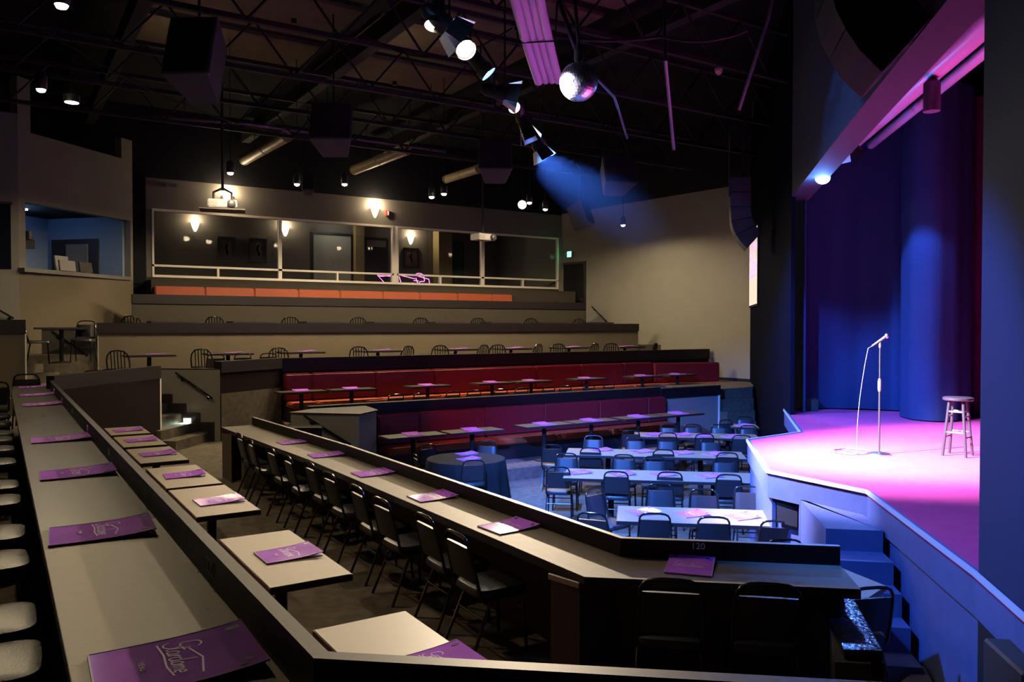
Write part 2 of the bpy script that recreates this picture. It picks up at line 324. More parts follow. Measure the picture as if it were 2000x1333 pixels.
# ------------------------------------------------------------------ counters
def offset_poly(path, d):
    """offset an open plan polyline by d to its left"""
    out = []
    for i, p in enumerate(path):
        a = Vector(path[max(0,i-1)]); b = Vector(path[min(len(path)-1,i+1)]); p = Vector(p)
        n1 = (p-a).normalized() if i > 0 else (b-p).normalized(); n2 = (b-p).normalized() if i < len(path)-1 else n1
        m1 = Vector((-n1.y,n1.x)); m2 = Vector((-n2.y,n2.x)); m = (m1+m2).normalized()
        out.append(tuple(p+m*(d/max(0.3,m.dot(m1)))))
    return out
def strip(path, d0, d1, z0, z1, name, m, parent):
    a = offset_poly(path, d0); b = offset_poly(path, d1); bb = B()
    rings = [[(a[i][0],a[i][1],z0),(b[i][0],b[i][1],z0),(b[i][0],b[i][1],z1),(a[i][0],a[i][1],z1)] for i in range(len(path))]
    return bb.loft(rings).done(name, m, parent)
# upper counter (plan path of the lip's inner face, seen from the far end to the near turn)
u_path = [(0.70,15.0),(0.655,13.6),(0.655,1.94),(2.4,0.47)]
uc = thing('bar_counter', 'long dark wood counter with a low lip running along the left foreground', 'counter')
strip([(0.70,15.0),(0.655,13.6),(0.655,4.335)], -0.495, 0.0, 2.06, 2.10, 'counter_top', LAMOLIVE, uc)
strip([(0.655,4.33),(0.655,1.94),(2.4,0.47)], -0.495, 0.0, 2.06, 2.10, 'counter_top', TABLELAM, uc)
strip(u_path, -0.497, -0.485, 2.05, 2.098, 'front_edge', EDGE, uc)
strip(u_path, 0.0, 0.045, 1.95, 2.232, 'lip', DARKWOOD, uc)
strip(u_path, -0.10, -0.06, F3, 2.06, 'back_panel', RIBCARPET, uc)
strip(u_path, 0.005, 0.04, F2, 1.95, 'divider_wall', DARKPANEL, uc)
for n, y in (('220',3.10),('219',4.65),('218',6.3),('217',7.9),('216',9.6),('215',11.2),('214',12.8)):
    o = text_mesh('seat_number', n, 0.085 if n == '220' else 0.07, WHITEINK, uc, basis((0,-1,0),(0,0,1),(0.6535,y,2.165)))
# lower counter
l_path = [(3.40,13.0),(3.56,9.3),(3.575,4.21),(4.66,3.27)]
lc = thing('bar_counter', 'dark wood counter with a row of chairs and a turned end marked 120', 'counter')
strip(l_path, -0.48, 0.0, 1.44, 1.48, 'counter_top', LAMWOOD, lc)
strip(l_path, -0.483, -0.47, 1.42, 1.478, 'front_edge', EDGE, lc)
strip(l_path, 0.0, 0.04, 1.36, 1.605, 'lip', DARKWOOD, lc)
strip(l_path, 0.0, 0.042, 1.597, 1.607, 'lip_cap', mat('worn lip edge', (0.16,0.14,0.13), 0.4), lc)
strip(l_path, -0.10, -0.04, F2, 1.44, 'back_panel', RIBCARPET, lc)
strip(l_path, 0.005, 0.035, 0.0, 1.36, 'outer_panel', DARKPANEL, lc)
B().prism([(2.93,12.95),(3.36,13.0),(3.37,12.94),(2.94,12.4)], F2, 1.44).done('end_panel', RIBCARPET, lc)
B().prism([(2.96,11.9),(3.40,11.95),(3.41,11.82),(2.97,11.8)], F2, 1.44).done('support_panel', RIBCARPET, lc)
B().prism([(3.02,4.25),(3.08,4.02),(3.56,4.16),(3.50,4.36)], F2, 1.40).done('support_panel', RIBCARPET, lc)
B().prism([(3.02,4.28),(3.07,4.02),(3.09,4.03),(3.04,4.30)], 1.402, 1.435).done('support_cap', mat('raw pale batten', (0.5,0.43,0.33), 0.7), lc)
for n, y in (('119',5.15),('118',6.75),('117',8.4),('116',10.1),('115',11.6)):
    text_mesh('seat_number', n, 0.06, WHITEINK, lc, basis((0,-1,0),(0,0,1),(3.5735-(0.012 if y > 9.5 else 0),y,1.545)))
dd = Vector((4.66-3.575,3.27-4.21)).normalized(); nn = Vector((-dd.y,dd.x))
pp = Vector((3.575,4.21))+dd*0.52-nn*0.003
text_mesh('seat_number', '120', 0.062, WHITEINK, lc, basis((dd.x,dd.y,0),(0,0,1),(pp.x,pp.y,1.572)))
# side partition with a gloss cap at the end of the lower counter
sp_ = thing('partition', 'low carpeted partition with a gloss black cap beside the counter end', 'partition')
B().prism([(4.40,3.17),(4.56,3.04),(3.92,2.56),(3.78,2.68)], 0.33, 1.25).done('panel', RIBCARPET, sp_)
B().prism([(4.46,3.28),(4.65,3.17),(4.02,2.56),(3.86,2.68)], 1.25, 1.30).done('cap', GLOSSCAP, sp_)
B().prism([(3.88,2.69),(4.03,2.57),(3.99,2.53),(3.85,2.65)], 0.33, 1.25).done('end_board', DARKWOOD, sp_)
# end ledge of the upper counter
el = thing('divider_wall', 'dark divider wall with a deep ledge at the far end of the upper counter', 'divider')
B().wallseg((0.76,14.02),(2.60,16.50),0.08,F2,2.08).done('panel', DARKPANEL, el)
B().wallseg((0.72,14.0),(2.62,16.50),0.13,2.06,2.30).done('ledge', DARKWOOD, el)
B().wallseg((2.60,16.50),(2.63,16.54),0.10,F2,2.06).done('corner_strip', WHITEFR, el)
# ------------------------------------------------------------------ stairs, stair walls, handrails
def handrail(name, p0, p1, off, label):
    """rail from p0 to p1 (world), standing off the wall by the plan vector off"""
    h = thing(name, label, 'handrail'); off = Vector((off[0],off[1],0)); p0 = Vector(p0); p1 = Vector(p1)
    B().tube([p0+off*0.07-Vector((0,0,0.0)), p0.lerp(p1,0.02)+off*0.08, p0.lerp(p1,0.98)+off*0.08, p1+off*0.07], 0.022).done('rail', BLACKTUBE, h, True)
    for t in (0.14, 0.86):
        q = p0.lerp(p1, t)
        bk = B().tube([q+off*0.08, q+off*0.08-Vector((0,0,0.06)), q-Vector((0,0,0.07))], 0.012, 6).done('bracket', BLACKTUBE, h, True)
        B().tube([q+off*0.012-Vector((0,0,0.07)), q-Vector((0,0,0.07))], 0.04, 10).done('wall_plate', BLACKTUBE, bk)
    return h
asc = Vector((-0.78,0.62)); cwd = Vector((-0.62,-0.78))     # up the aisle; towards the viewer
W2a, W2b = (3.82,17.03), (2.35,18.2)
sw = thing('stair_wall', 'pale grey stair side wall with a step light beside the lower counter', 'stair wall')
B().wallseg(W2a, W2b, -0.12, F2, 2.16).done('panel', GREYWALL, sw)
B().wallseg(W2a, W2b, -0.13, 2.16, 2.185).done('cap', EDGE, sw)
def on2(u, v): return atp(u, v, W2a, W2b)
a, b_ = on2(347,728), on2(418,778)
handrail('handrail', a, b_, cwd, 'black handrail on the pale stair wall above the lit step light')
q0, q1 = on2(356,814), on2(378,832)
slm = thing('step_light', 'small square lit step light low on the pale stair wall', 'light', ((q0.x+q1.x)/2,(q0.y+q1.y)/2,(q0.z+q1.z)/2), math.atan2(asc.y,asc.x))
B().box(-0.12,0.12,-0.0,0.025,-0.10,0.10).done('bezel', EDGE, slm)
B().box(-0.085,0.085,0.02,0.03,-0.065,0.065).done('lens', STEPLENS, slm)
lamp('SPOT','step_lamp',slm,(0,0.06,0.0),30,(0.75,1.0,0.88),0.05,120,0.6,Vector((0.0,0.75,-0.8)).to_track_quat('-Z','Y'))
stt = thing('stairs', 'carpeted stairs climbing left past the lit step light', 'stairs')
for i in range(5):
    t0 = 0.22+0.30*i; z1 = F2+0.19*(i+1)
    p0 = Vector(W2a)+asc*t0+cwd*0.012; p1 = Vector(W2a)+asc*(t0+0.32)+cwd*0.012
    B().prism([tuple(p0),tuple(p1),tuple(p1+cwd*1.35),tuple(p0+cwd*1.35)], F2, z1).done('step', CARPET, stt)
    k0 = Vector(W2a)+asc*(t0-0.10)+cwd*0.002
    B().wallseg(tuple(k0), tuple(k0+asc*0.33), 0.02, z1-0.19, z1+0.20).bevel(0.008,1).done('skirt_board', EDGE, stt)
# upper stair wall (between the booth and the high ledge)
W3a, W3b = (1.89,20.18), (0.84,21.02)
sw3 = thing('stair_wall', 'pale grey stair side wall below the control booth', 'stair wall')
B().wallseg(W3a, W3b, -0.12, FC, 2.96).done('panel', GREYWALL, sw3)
B().wallseg(W3a, W3b, -0.13, 2.96, 2.99).done('cap', EDGE, sw3)
def on3(u, v): return atp(u, v, W3a, W3b)
handrail('handrail', on3(106,648), on3(176,694), cwd, 'black handrail on the pale stair wall below the control booth')
st3 = thing('stairs', 'dark stairs in the gap left of the upper pale stair wall', 'stairs')
for i in range(4):
    p0 = Vector((1.35,20.0))+asc*(0.28*i); p1 = p0+asc*0.30
    B().prism([tuple(p0),tuple(p1),tuple(p1+cwd*1.1),tuple(p0+cwd*1.1)], FC, FC+0.19*(i+1)).done('step', CARPET, st3)
# stair wall left of the front banquette
W1a, W1b = (5.41,13.50), (4.46,14.41)
sw1 = thing('stair_wall', 'pale stair side block with a black top at the left end of the front banquette', 'stair wall')
pl = [W1a, W1b, (5.0,14.80), (6.05,14.80), (5.93,13.95)]
B().prism(pl, 0.0, 1.47).done('panel', GREYWALL, sw1)
B().prism([(5.415,13.47),(4.43,14.41),(5.0,14.82),(6.07,14.82),(5.96,13.94)], 1.47, 1.495).done('cap', EDGE, sw1)
def on1(u, v): return atp(u, v, W1a, W1b)
handrail('handrail', on1(598,812), on1(688,868), (-0.69,-0.72), 'black handrail on the stair block beside the front banquette')
s1 = thing('stairs', 'carpeted steps down into the pit beside the front banquette', 'stairs')
for i in range(3):
    p0 = Vector((4.50,14.37))+Vector((0.72,-0.69))*(0.30*i)+Vector((-0.69,-0.72))*0.03; p1 = p0+Vector((0.72,-0.69))*0.31
    B().prism([tuple(p0),tuple(p1),tuple(p1+Vector((-0.69,-0.72))*0.5),tuple(p0+Vector((-0.69,-0.72))*0.5)], 0, F2-0.175*(i+1)).done('step', CARPET, s1)
pb = thing('divider_box', 'small dark planter-like divider box behind the lower counter lip', 'divider')
q = atz(611,835,1.36); B().prism([(4.05,13.35),(4.55,13.0),(4.75,13.6),(4.2,13.95)], 0.0, 1.33).done('panel', DARKPANEL, pb); B().prism([(4.03,13.34),(4.57,12.98),(4.59,13.04),(4.07,13.40)], 1.33, 1.36).done('rim', DARKWOOD, pb)
# right-hand stairs by the grey wall
s4 = thing('stairs', 'dark stairs climbing towards the grey right wall behind the pit', 'stairs')
for i in range(5):
    y0 = 14.0+0.30*i; xa = min(17.0+0.30*i, y0+2.42); xb = min(17.3+0.30*i, y0+2.75)
    B().prism([(16.02,y0),(xa,y0-0.05),(xb,y0+0.30),(16.02,y0+0.32)], 0, 0.27*(i+1)).done('step', CARPET, s4)
    B().prism([(16.02,y0-0.01),(xa,y0-0.06),(xa,y0-0.01),(16.02,y0+0.04)], 0.27*(i+1), 0.27*(i+1)+0.012).done('nosing', STEPNOSE, s4)
struct(B().prism([(16.0,15.5),(18.0,15.45),(19.3,16.6),(19.2,17.95),(16.0,17.95)], FB2, 1.35).done('floor_right_landing', CARPET), 'carpeted landing by the foot of the grey right wall', 'floor')
# ------------------------------------------------------------------ ledges of the far tiers
def ledge(name, label, segs, z0, zb, zt, panel=RIBCARPET, band=DARKWOOD):
    t = thing(name, label, 'divider')
    for p, q in segs:
        B().wallseg(p, q, 0.08, z0, zb).done('panel', panel, t)
        d = Vector((q[0]-p[0],q[1]-p[1])).normalized(); n = Vector((d.y,-d.x))*0.04
        B().wallseg((p[0]+n.x,p[1]+n.y), (q[0]+n.x,q[1]+n.y), 0.20, zb, zt).done('ledge', band, t)
    return t
B1L = ledge('divider_wall', 'dark ledge wall behind the front red banquette', [((4.95,14.9),(13.9,14.9))], 0.0, 1.30, 1.53)
ebk = thing('divider_wall', 'grey blue end wall with a dark ledge right of the front banquette', 'divider')
B().wallseg((13.95,14.84),(15.95,14.84),0.15,0.0,1.25).done('panel', GREYWALL, ebk)
B().wallseg((13.9,14.80),(15.98,14.80),0.25,1.25,1.50).done('ledge', DARKWOOD, ebk)
B().box(15.93,15.975,14.81,14.85,0.0,1.25).done('corner_strip', WHITEFR, ebk)
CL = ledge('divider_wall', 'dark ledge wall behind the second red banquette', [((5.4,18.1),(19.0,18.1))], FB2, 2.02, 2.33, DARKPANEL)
ledge('divider_wall', 'dark angled ledge wall at the left end of the second red banquette', [((3.82,17.03),(5.4,18.1))], F2, 2.10, 2.335, DARKPANEL)
DL = ledge('divider_wall', 'longest dark ledge wall crossing below the control booth and glazed room', [((1.89,20.2),(6.2,20.2)),((6.2,20.2),(17.9,20.2))], FC, 2.89, 3.13)
EL = ledge('divider_wall', 'dark ledge wall just below the orange banquette', [((2.89,22.4),(17.4,22.4))], FD, 3.63, 3.87, MIDPANEL)
lt = ledge('divider_wall', 'short dark ledge wall at the left edge below the booth', [((-3.0,18.5),(0.47,18.5))], F3, 2.91, 3.18)
B().box(0.455,0.48,18.49,18.56,F3,2.91).done('corner_strip', WHITEFR, lt)
handrail('handrail', (wx(23.4)-0.0,23.55,3.78), (wx(22.6)-0.0,22.75,3.2), (-1,-0.1), 'black handrail on the grey right wall beside the exit door')
# ------------------------------------------------------------------ banquettes
def cushion(x0, x1, y0, y1, z0, z1, name, m, parent, M=None, r=0.03):
    b = B().box(x0+0.004, x1-0.004, y0, y1, z0, z1).bevel(r, 3)
    if M: b.xf(M)
    return b.done(name, m, parent, True)
bq = thing('banquette', 'front red vinyl banquette with an orange seat beside the pit', 'banquette')
xs = [6.28,7.17,8.72,10.26,11.82,13.32,13.93]
for i in range(6): cushion(xs[i], xs[i+1], 14.66, 14.86, 0.70, 1.31, 'back_cushion', REDVINYL, bq)
for i in range(6): cushion(xs[i], xs[i+1], 14.2, 14.70, 0.56, 0.70, 'seat_cushion', ORVINYL, bq)
B().box(6.28,13.93,14.28,14.84,FB1,0.56).done('base', EDGE, bq)
bq = thing('banquette', 'second red vinyl banquette with an orange seat, one tier higher', 'banquette')
xs = [5.42,6.03,7.59,9.14,10.68,12.21,13.74,15.31,16.43]
for i in range(8): cushion(xs[i], xs[i+1], 17.86, 18.08, 1.36, 1.98, 'back_cushion', REDVINYL, bq)
for i in range(8): cushion(xs[i], xs[i+1], 17.38, 17.90, 1.22, 1.36, 'seat_cushion', ORVINYL, bq)
B().box(5.42,16.43,17.46,18.06,0.92,1.22).done('base', EDGE, bq)
Mx = Matrix.Translation((16.45,18.0,0))@Matrix.Rotation(R(-14),4,'Z')
cushion(0.0,2.25,-0.22,0.0,1.36,1.95,'back_cushion',REDVINYL,bq,Mx)
cushion(0.0,2.25,-0.70,-0.18,1.22,1.36,'seat_cushion',ORVINYL,bq,Mx)
bq = thing('banquette', 'orange vinyl banquette back under the glazed windows', 'banquette')
xs = [3.66,4.98,6.36,7.67,8.98,10.42,11.73,13.14,14.52,15.36]
for i in range(9): cushion(xs[i], xs[i+1], 23.95, 24.15, 3.58, 4.165, 'back_cushion', ORVINYL, bq)
for i in range(9): cushion(xs[i], xs[i+1], 23.45, 23.98, 3.44, 3.58, 'seat_cushion', ORVINYL, bq)
B().box(3.66,15.36,23.5,24.15,FE,3.44).done('base', EDGE, bq)
struct(B().box(3.6,18.3,24.17,25.3,FE,4.35).done('wall_banquette_backing', MIDPANEL), 'dark panelled shelf between orange banquette and windows', 'wall')
bq = thing('banquette', 'dark red banquette hidden behind the upper counter divider', 'banquette')
for i in range(8):
    y0 = 2.3+1.45*i
    cushion(0.72,0.84,y0,y0+1.45,1.15,1.80,'back_cushion',REDVINYL,bq)
    cushion(0.82,1.30,y0,y0+1.45,1.02,1.15,'seat_cushion',REDVINYL,bq)
B().box(0.72,1.22,2.3,13.9,F2,1.02).done('base', EDGE, bq)
# ------------------------------------------------------------------ tables
def make_table(lx, ly, h=0.73, poles=1, m=TABLELAM):
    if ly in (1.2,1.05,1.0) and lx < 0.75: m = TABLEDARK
    t = thing('table', 'table', 'table')
    tt = B().box(-lx/2+0.006,lx/2-0.006,-ly/2+0.006,ly/2-0.006,h-0.006,h).done('table_top', m, t)
    B().box(-lx/2,lx/2,-ly/2,ly/2,h-0.045,h-0.004).done('edge_band', EDGE, tt)
    for k in range(poles):
        y = 0 if poles == 1 else (-ly*0.26, ly*0.26)[k]
        B().lathe([(0.045,0.03),(0.045,h-0.045)],12,(0,y,0)).done('pole', STEELBLACK, t, True)
        B().lathe([(0.21,0.0),(0.20,0.02),(0.06,0.04)],20,(0,y,0)).done('base', STEELBLACK, t, True)
    return t
proto = {}
def put_table(key, args, x, y, z, rz, label, group, name='cafe_table'):
    if key not in proto: t = proto[key] = make_table(*args)
    else: t = copy_tree(proto[key])
    t.name = name; t.location = (x,y,z); t.rotation_euler = (0,0,rz); return tag(t, label, 'table', group)
STRIP_Y = [3.50,5.67,7.85,9.28,11.0,12.45,13.75]
NEARNESS = ['nearest, cut by the bottom edge','second nearest','third nearest','fourth nearest','third farthest','second farthest','farthest']
for i, y in enumerate(STRIP_Y):
    ly = [1.36,1.36,1.34,1.33,1.3,1.19,0.99][i]
    put_table(('s',ly), (0.545,ly,0.73), 1.68, y, F2, 0, 'small rectangular pedestal table along the upper divider, '+NEARNESS[i], 'pedestal tables along the upper divider')
for i, (x0,x1) in enumerate(((5.98,7.22),(7.27,8.50),(9.0,10.24),(10.26,11.48),(11.62,12.82),(12.86,14.06))):
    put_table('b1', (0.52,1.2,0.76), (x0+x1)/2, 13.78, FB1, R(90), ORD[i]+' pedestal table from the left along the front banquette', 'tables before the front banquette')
for i, x in enumerate((5.57,6.72,8.63,10.43,11.61,13.42,15.42,16.78)):
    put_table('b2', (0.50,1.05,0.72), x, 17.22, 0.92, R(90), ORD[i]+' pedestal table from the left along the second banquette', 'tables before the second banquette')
PT = [((7.32,6.84),2.39,0.83,'nearest'),((8.61,9.16),3.0,0.85,'second nearest'),((10.0,10.85),3.17,0.82,'third nearest'),((12.37,12.15),2.55,0.75,'farthest')]
TA = math.atan2(-1.57,1.80)
for i, (c, l, wd, nm) in enumerate(PT):
    put_table('p%d' % i, (wd,l,0.75,2), c[0], c[1], 0, TA-R(90), 'long pit table lit blue, '+nm+' of the four', 'long pit tables')
put_table('p9', (0.62,0.62,0.75), 14.53, 12.75, 0, TA, 'small square pit table below the right-hand stairs', None)
CT = [(2.80,19.15,1.05),(4.5,19.25,0.95),(6.25,19.35,0.8),(8.25,19.3,0.9),(10.55,19.35,1.1),(12.25,19.2,1.1),(14.3,19.2,1.1)]
for i, (x,y,l) in enumerate(CT):
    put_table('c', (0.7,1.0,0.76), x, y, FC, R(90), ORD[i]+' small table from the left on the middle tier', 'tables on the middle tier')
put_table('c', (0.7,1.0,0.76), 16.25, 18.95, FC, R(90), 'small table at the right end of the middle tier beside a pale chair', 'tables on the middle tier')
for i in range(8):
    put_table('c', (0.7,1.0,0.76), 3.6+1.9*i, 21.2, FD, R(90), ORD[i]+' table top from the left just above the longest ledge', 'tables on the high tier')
put_table('c', (0.7,1.0,0.76), 1.15, 19.6, FC+0.6, R(90), 'dark table in the gap under the control booth', None)
for i in range(3):
    put_table('c', (0.7,1.0,0.76), 6.2+3.4*i, 23.1, FE, R(90), ORD[i]+' table from the left before the orange banquette', 'tables before the orange banquette')
# wedge-shaped table by the steps
wt = thing('wedge_table', 'pale lit table corner beside the stage steps behind the counter end', 'table')
B().prism([(4.85,4.05),(5.80,4.17),(5.65,3.57),(4.95,3.40)], 1.05, 1.09).done('table_top', TABLELAM, wt)
B().lathe([(0.22,0.33),(0.2,0.36),(0.05,0.37),(0.05,1.05)],14,(5.25,3.75,0)).done('pole', STEELBLACK, wt, True)
# round table
rt = thing('round_table', 'round table under a black draped cloth in the pit', 'table', (6.83,12.15,0))
cl = B(); rings = []; N = 72
for r, z, amp in ((0.02,0.765,0),(0.62,0.765,0),(0.675,0.76,0),(0.69,0.735,0.004),(0.70,0.5,0.025),(0.72,0.25,0.045),(0.735,0.05,0.06)):
    rings.append([((r+amp*math.sin(k*2*math.pi*13/N+0.6*math.sin(k*0.4)))*math.cos(2*math.pi*k/N),(r+amp*math.sin(k*2*math.pi*13/N+0.6*math.sin(k*0.4)))*math.sin(2*math.pi*k/N),z) for k in range(N)])
cl.loft(rings).done('tablecloth', CLOTH, rt, True)
B().lathe([(0.25,0),(0.24,0.03),(0.05,0.05),(0.05,0.73),(0.6,0.735),(0.6,0.755)],24).done('pedestal', STEELBLACK, rt, True)
# ------------------------------------------------------------------ chairs
def sup(rx, ry, n=24, p=5.0):
    out = []
    for k in range(n):
        a = 2*math.pi*k/n; c, s = math.cos(a), math.sin(a)
        out.append((rx*math.copysign(abs(c)**(2/p),c), ry*math.copysign(abs(s)**(2/p),s)))
    return out
def make_chair():
    t = thing('banquet_chair', 'chair', 'chair')
    b = B(); b.loft([[(x*k,y*k+0.01,z) for x,y in sup(0.215,0.215)] for k,z in ((0.93,0.425),(1.0,0.44),(1.0,0.465),(0.95,0.485),(0.80,0.495))]); b.done('seat', VINYL, t, True)
    def by(z): return -0.185-0.235*(z-0.44)
    b = B(); rings = []
    for z, hw in ((0.535,0.172),(0.66,0.180),(0.797,0.170)):
        y = by(z); rings.append([(-hw,y-0.004,z),(-hw*0.9,y-0.011,z),(hw*0.9,y-0.011,z),(hw,y-0.004,z),(hw*0.92,y+0.010,z),(hw*0.5,y+0.016,z),(-hw*0.5,y+0.016,z),(-hw*0.92,y+0.010,z)])
    b.loft(rings).done('backrest', VINYL, t, True)
    pts = []
    for z, x in ((0.44,0.195),(0.60,0.192),(0.74,0.184),(0.82,0.172),(0.855,0.150),(0.872,0.11),(0.878,0.05)): pts.append((x,by(z),z))
    pts = pts+[(-x,y,z) for x,y,z in pts[::-1]]
    b = B(); b.tube(pts, 0.0125, 7)
    b.done('back_frame', BLACKTUBE, t, True)
    for sx in (-1,1):
        B().tube([(sx*0.185,0.165,0.43),(sx*0.20,0.195,0.0)], 0.0125, 7).done('leg', BLACKTUBE, t, True)
        B().tube([(sx*0.185,-0.08,0.43),(sx*0.192,-0.13,0.33),(sx*0.205,-0.27,0.0)], 0.0125, 7).done('leg', BLACKTUBE, t, True)
    b = B()
    for sx in (-1,1): b.tube([(sx*0.19,-0.185,0.44),(sx*0.185,-0.1,0.415),(sx*0.185,0.18,0.42)], 0.011, 6)
    b.tube([(-0.192,0.18,0.30),(0.192,0.18,0.30)], 0.008, 6); b.tube([(-0.192,-0.16,0.28),(0.192,-0.16,0.28)], 0.008, 6)
    b.done('seat_frame', BLACKTUBE, t, True)
    return t
def make_slat_chair():
    t = thing('slat_back_chair', 'chair', 'chair')
    b = B(); b.loft([[(x*k,y*k,z) for x,y in sup(0.22,0.21)] for k,z in ((0.95,0.43),(1,0.445),(0.97,0.475),(0.8,0.485))]); b.done('seat', VINYL, t, True)
    pts = [(-0.22,-0.16,0.45),(-0.225,-0.22,0.65),(-0.20,-0.25,0.77),(-0.13,-0.27,0.85),(0,-0.275,0.87),(0.13,-0.27,0.85),(0.20,-0.25,0.77),(0.225,-0.22,0.65),(0.22,-0.16,0.45)]
    B().tube(pts, 0.017, 7).done('back_frame', BLACKTUBE, t, True)
    for x in (-0.13,-0.065,0,0.065,0.13):
        B().tube([(x,-0.19,0.47),(x,-0.262,0.85)], 0.012, 6).done('spindle', BLACKTUBE, t, True)
    for sx in (-1,1):
        for y0, y1 in ((0.16,0.19),(-0.15,-0.22)):
            B().tube([(sx*0.19,y0,0.44),(sx*0.21,y1,0.0)], 0.015, 7).done('leg', BLACKTUBE, t, True)
    return t
chairs = {}
def put_chair(kind, x, y, z, face, label, group):
    """face: plan direction the sitter looks in"""
    if kind not in chairs: t = chairs[kind] = make_chair() if kind == 'b' else make_slat_chair()
    else: t = copy_tree(chairs[kind])
    t.name = 'banquet_chair' if kind == 'b' else 'slat_back_chair'
    t.location = (x,y,z); t.rotation_euler = (0,0,math.atan2(-face[0],face[1])+random.uniform(-0.05,0.05)); return tag(t, label, 'chair', group)
def chair_by_top(px, py, z, face, label, group, kind='b'):
    f = Vector(face).normalized(); return put_chair(kind, px+f.x*0.285, py+f.y*0.285, z, face, label, group)
for i, (x,y) in enumerate([(2.752,5.049),(2.80,5.653),(2.75,6.394),(2.78,7.013),(2.80,7.816),(2.84,8.534),(2.772,9.089),(2.78,9.805),(2.755,10.636),(2.78,11.291)]):
    chair_by_top(x, y, F2, (1,0), 'black banquet chair at the lower counter, %s counting away from its angled end' % ORD[i], 'chairs along the lower counter')
for i, y in enumerate((2.95,3.49,4.0,5.01,5.68,6.74,7.39,8.66,9.59,10.4,11.0,12.16,13.27)):
    put_chair('b', -0.085, y, F3, (1,0), 'black chair at the left frame edge along the upper counter, %s from the front' % ORD[i], 'chairs along the upper counter')
DG = (0.655,0.756)
for i, (x,y) in enumerate(((3.298,3.424),(3.716,3.057))):
    chair_by_top(x, y, F2, DG, ('left','right')[i]+' of the two large black chairs facing the counter end marked 120', 'chairs at the counter end')
chair_by_top(5.197, 3.383, 0.33, (0.35,0.93), 'single black chair at the stage steps behind the gloss-capped partition', None)
rows = [('near side of the nearest long pit table', 1, [(6.42,6.939),(6.856,6.453),(7.324,5.926)]),
        ('far side of the nearest long pit table', -1, [(7.661,8.179),(7.91,7.61),(8.559,7.437)]),
        ('near side of the second long pit table', 1, [(7.272,10.04),(7.784,9.248),(8.432,8.783),(9.013,8.167)]),
        ('far side of the second long pit table', -1, [(8.185,11.047),(8.897,10.398),(9.20,9.98),(10.093,9.258)]),
        ('near side of the third long pit table', 1, [(8.55,12.0),(8.90,11.30),(9.848,10.453),(10.537,9.607)]),
        ('far side of the third long pit table', -1, [(9.95,12.55),(10.526,11.95),(10.99,11.55),(11.607,11.0)]),
        ('near side of the farthest long pit table', 1, [(11.094,12.75),(11.487,12.045),(11.988,11.541),(12.464,10.967)]),
        ('far side of the farthest long pit table', -1, [(12.5,13.1),(12.95,12.80),(13.40,12.45),(13.80,11.98)])]
for nm, s, L in rows:
    for i, (x,y) in enumerate(L):
        chair_by_top(x, y, 0, (DG[0]*s,DG[1]*s), '%s chair from the left on the %s' % (ORD[i], nm), 'chairs around the long pit tables')
chair_by_top(6.759, 5.371, 0, (0.5,0.85), 'chair loop peeking over the lip left of the stage steps', 'chairs around the long pit tables')
chair_by_top(6.72, 8.45, 0, (0.15,-1), 'chair turned sideways at the left end of the nearest pit table', 'chairs around the long pit tables')
chair_by_top(5.80, 7.35, 0, (0.80,0.55), 'low chair directly behind the number 119 lip', 'chairs around the long pit tables')
chair_by_top(14.205, 13.0, 0, (-0.2,-1), 'dark chair behind the right end of the farthest pit table', None)
chair_by_top(15.1, 13.2, 0, (-0.655,-0.756), 'chair at the small square table below the right-hand stairs', None)
for (x,y), lb in (((6.62,13.25),'left rear'),((7.75,12.95),'right rear'),((6.481,11.28),'near'),((5.95,12.35),'far left')):
    f = Vector((6.83-x,12.15-y)); chair_by_top(x, y, 0, f, lb+' chair at the black-clothed round table', 'chairs at the round table')
for i, x in enumerate((7.15,7.73,8.52,9.07,9.78,10.37,11.13,11.63,12.35,12.99)):
    chair_by_top(x, 15.75, FB2, (0,-1) if False else (0,1), ORD[i]+' chair loop from the left above the front banquette ledge', 'chairs behind the front banquette ledge')
NC = 0
for i, (x,y,l) in enumerate(CT):
    for s in ((-1,) if i < 3 else (-1,1)):
        put_chair('s', x+s*0.58, y-0.16, FC, (-s*0.35,0.94), ('left','right')[s > 0]+' slat-back chair at the '+ORD[i]+' middle tier table', 'slat-back chairs on the middle tier')
put_chair('s', 15.5, 18.75, FC, (0.5,0.87), 'left slat-back chair at the right end table of the middle tier', 'slat-back chairs on the middle tier')
put_chair('s', 17.0, 18.75, FC, (-0.5,0.87), 'right slat-back chair at the right end table of the middle tier', 'slat-back chairs on the middle tier')
for i, (u,x) in enumerate(((400,4.05),(415,4.65),(455,5.25))):
    put_chair('b', x, 18.55+0.12*i, FC-0.12, (0.1,1), ORD[i]+' banquet chair from the left above the pale stair wall', 'banquet chairs above the stair wall')
for i in range(8):
    put_chair('s', 3.6+1.9*i-0.85, 21.1, FD, (0.4,0.9), 'chair left of the '+ORD[i]+' table above the longest ledge', 'chairs on the high tier')
put_chair('s', 0.72, 19.4, FC+0.6, (1,0), 'dark slat-back chair in the gap under the booth', None)
put_chair('b', 1.55, 19.55, FC+0.62, (-0.3,-1), 'chair with a pale lit backrest in the gap under the booth', None)
for i, (x,y,lb) in enumerate(((0.42,15.4,'leftmost'),(1.45,16.0,'middle'),(1.75,16.35,'rightmost'))):
    put_chair('b', x, y, F3+0.06, (0.1,1), lb+' chair loop showing over the far end of the upper counter', 'chairs past the upper counter')
put_chair('b', -0.10, 14.2, F3+0.02, (-0.2,1), 'pale lit chair back cut by the left frame edge', None)
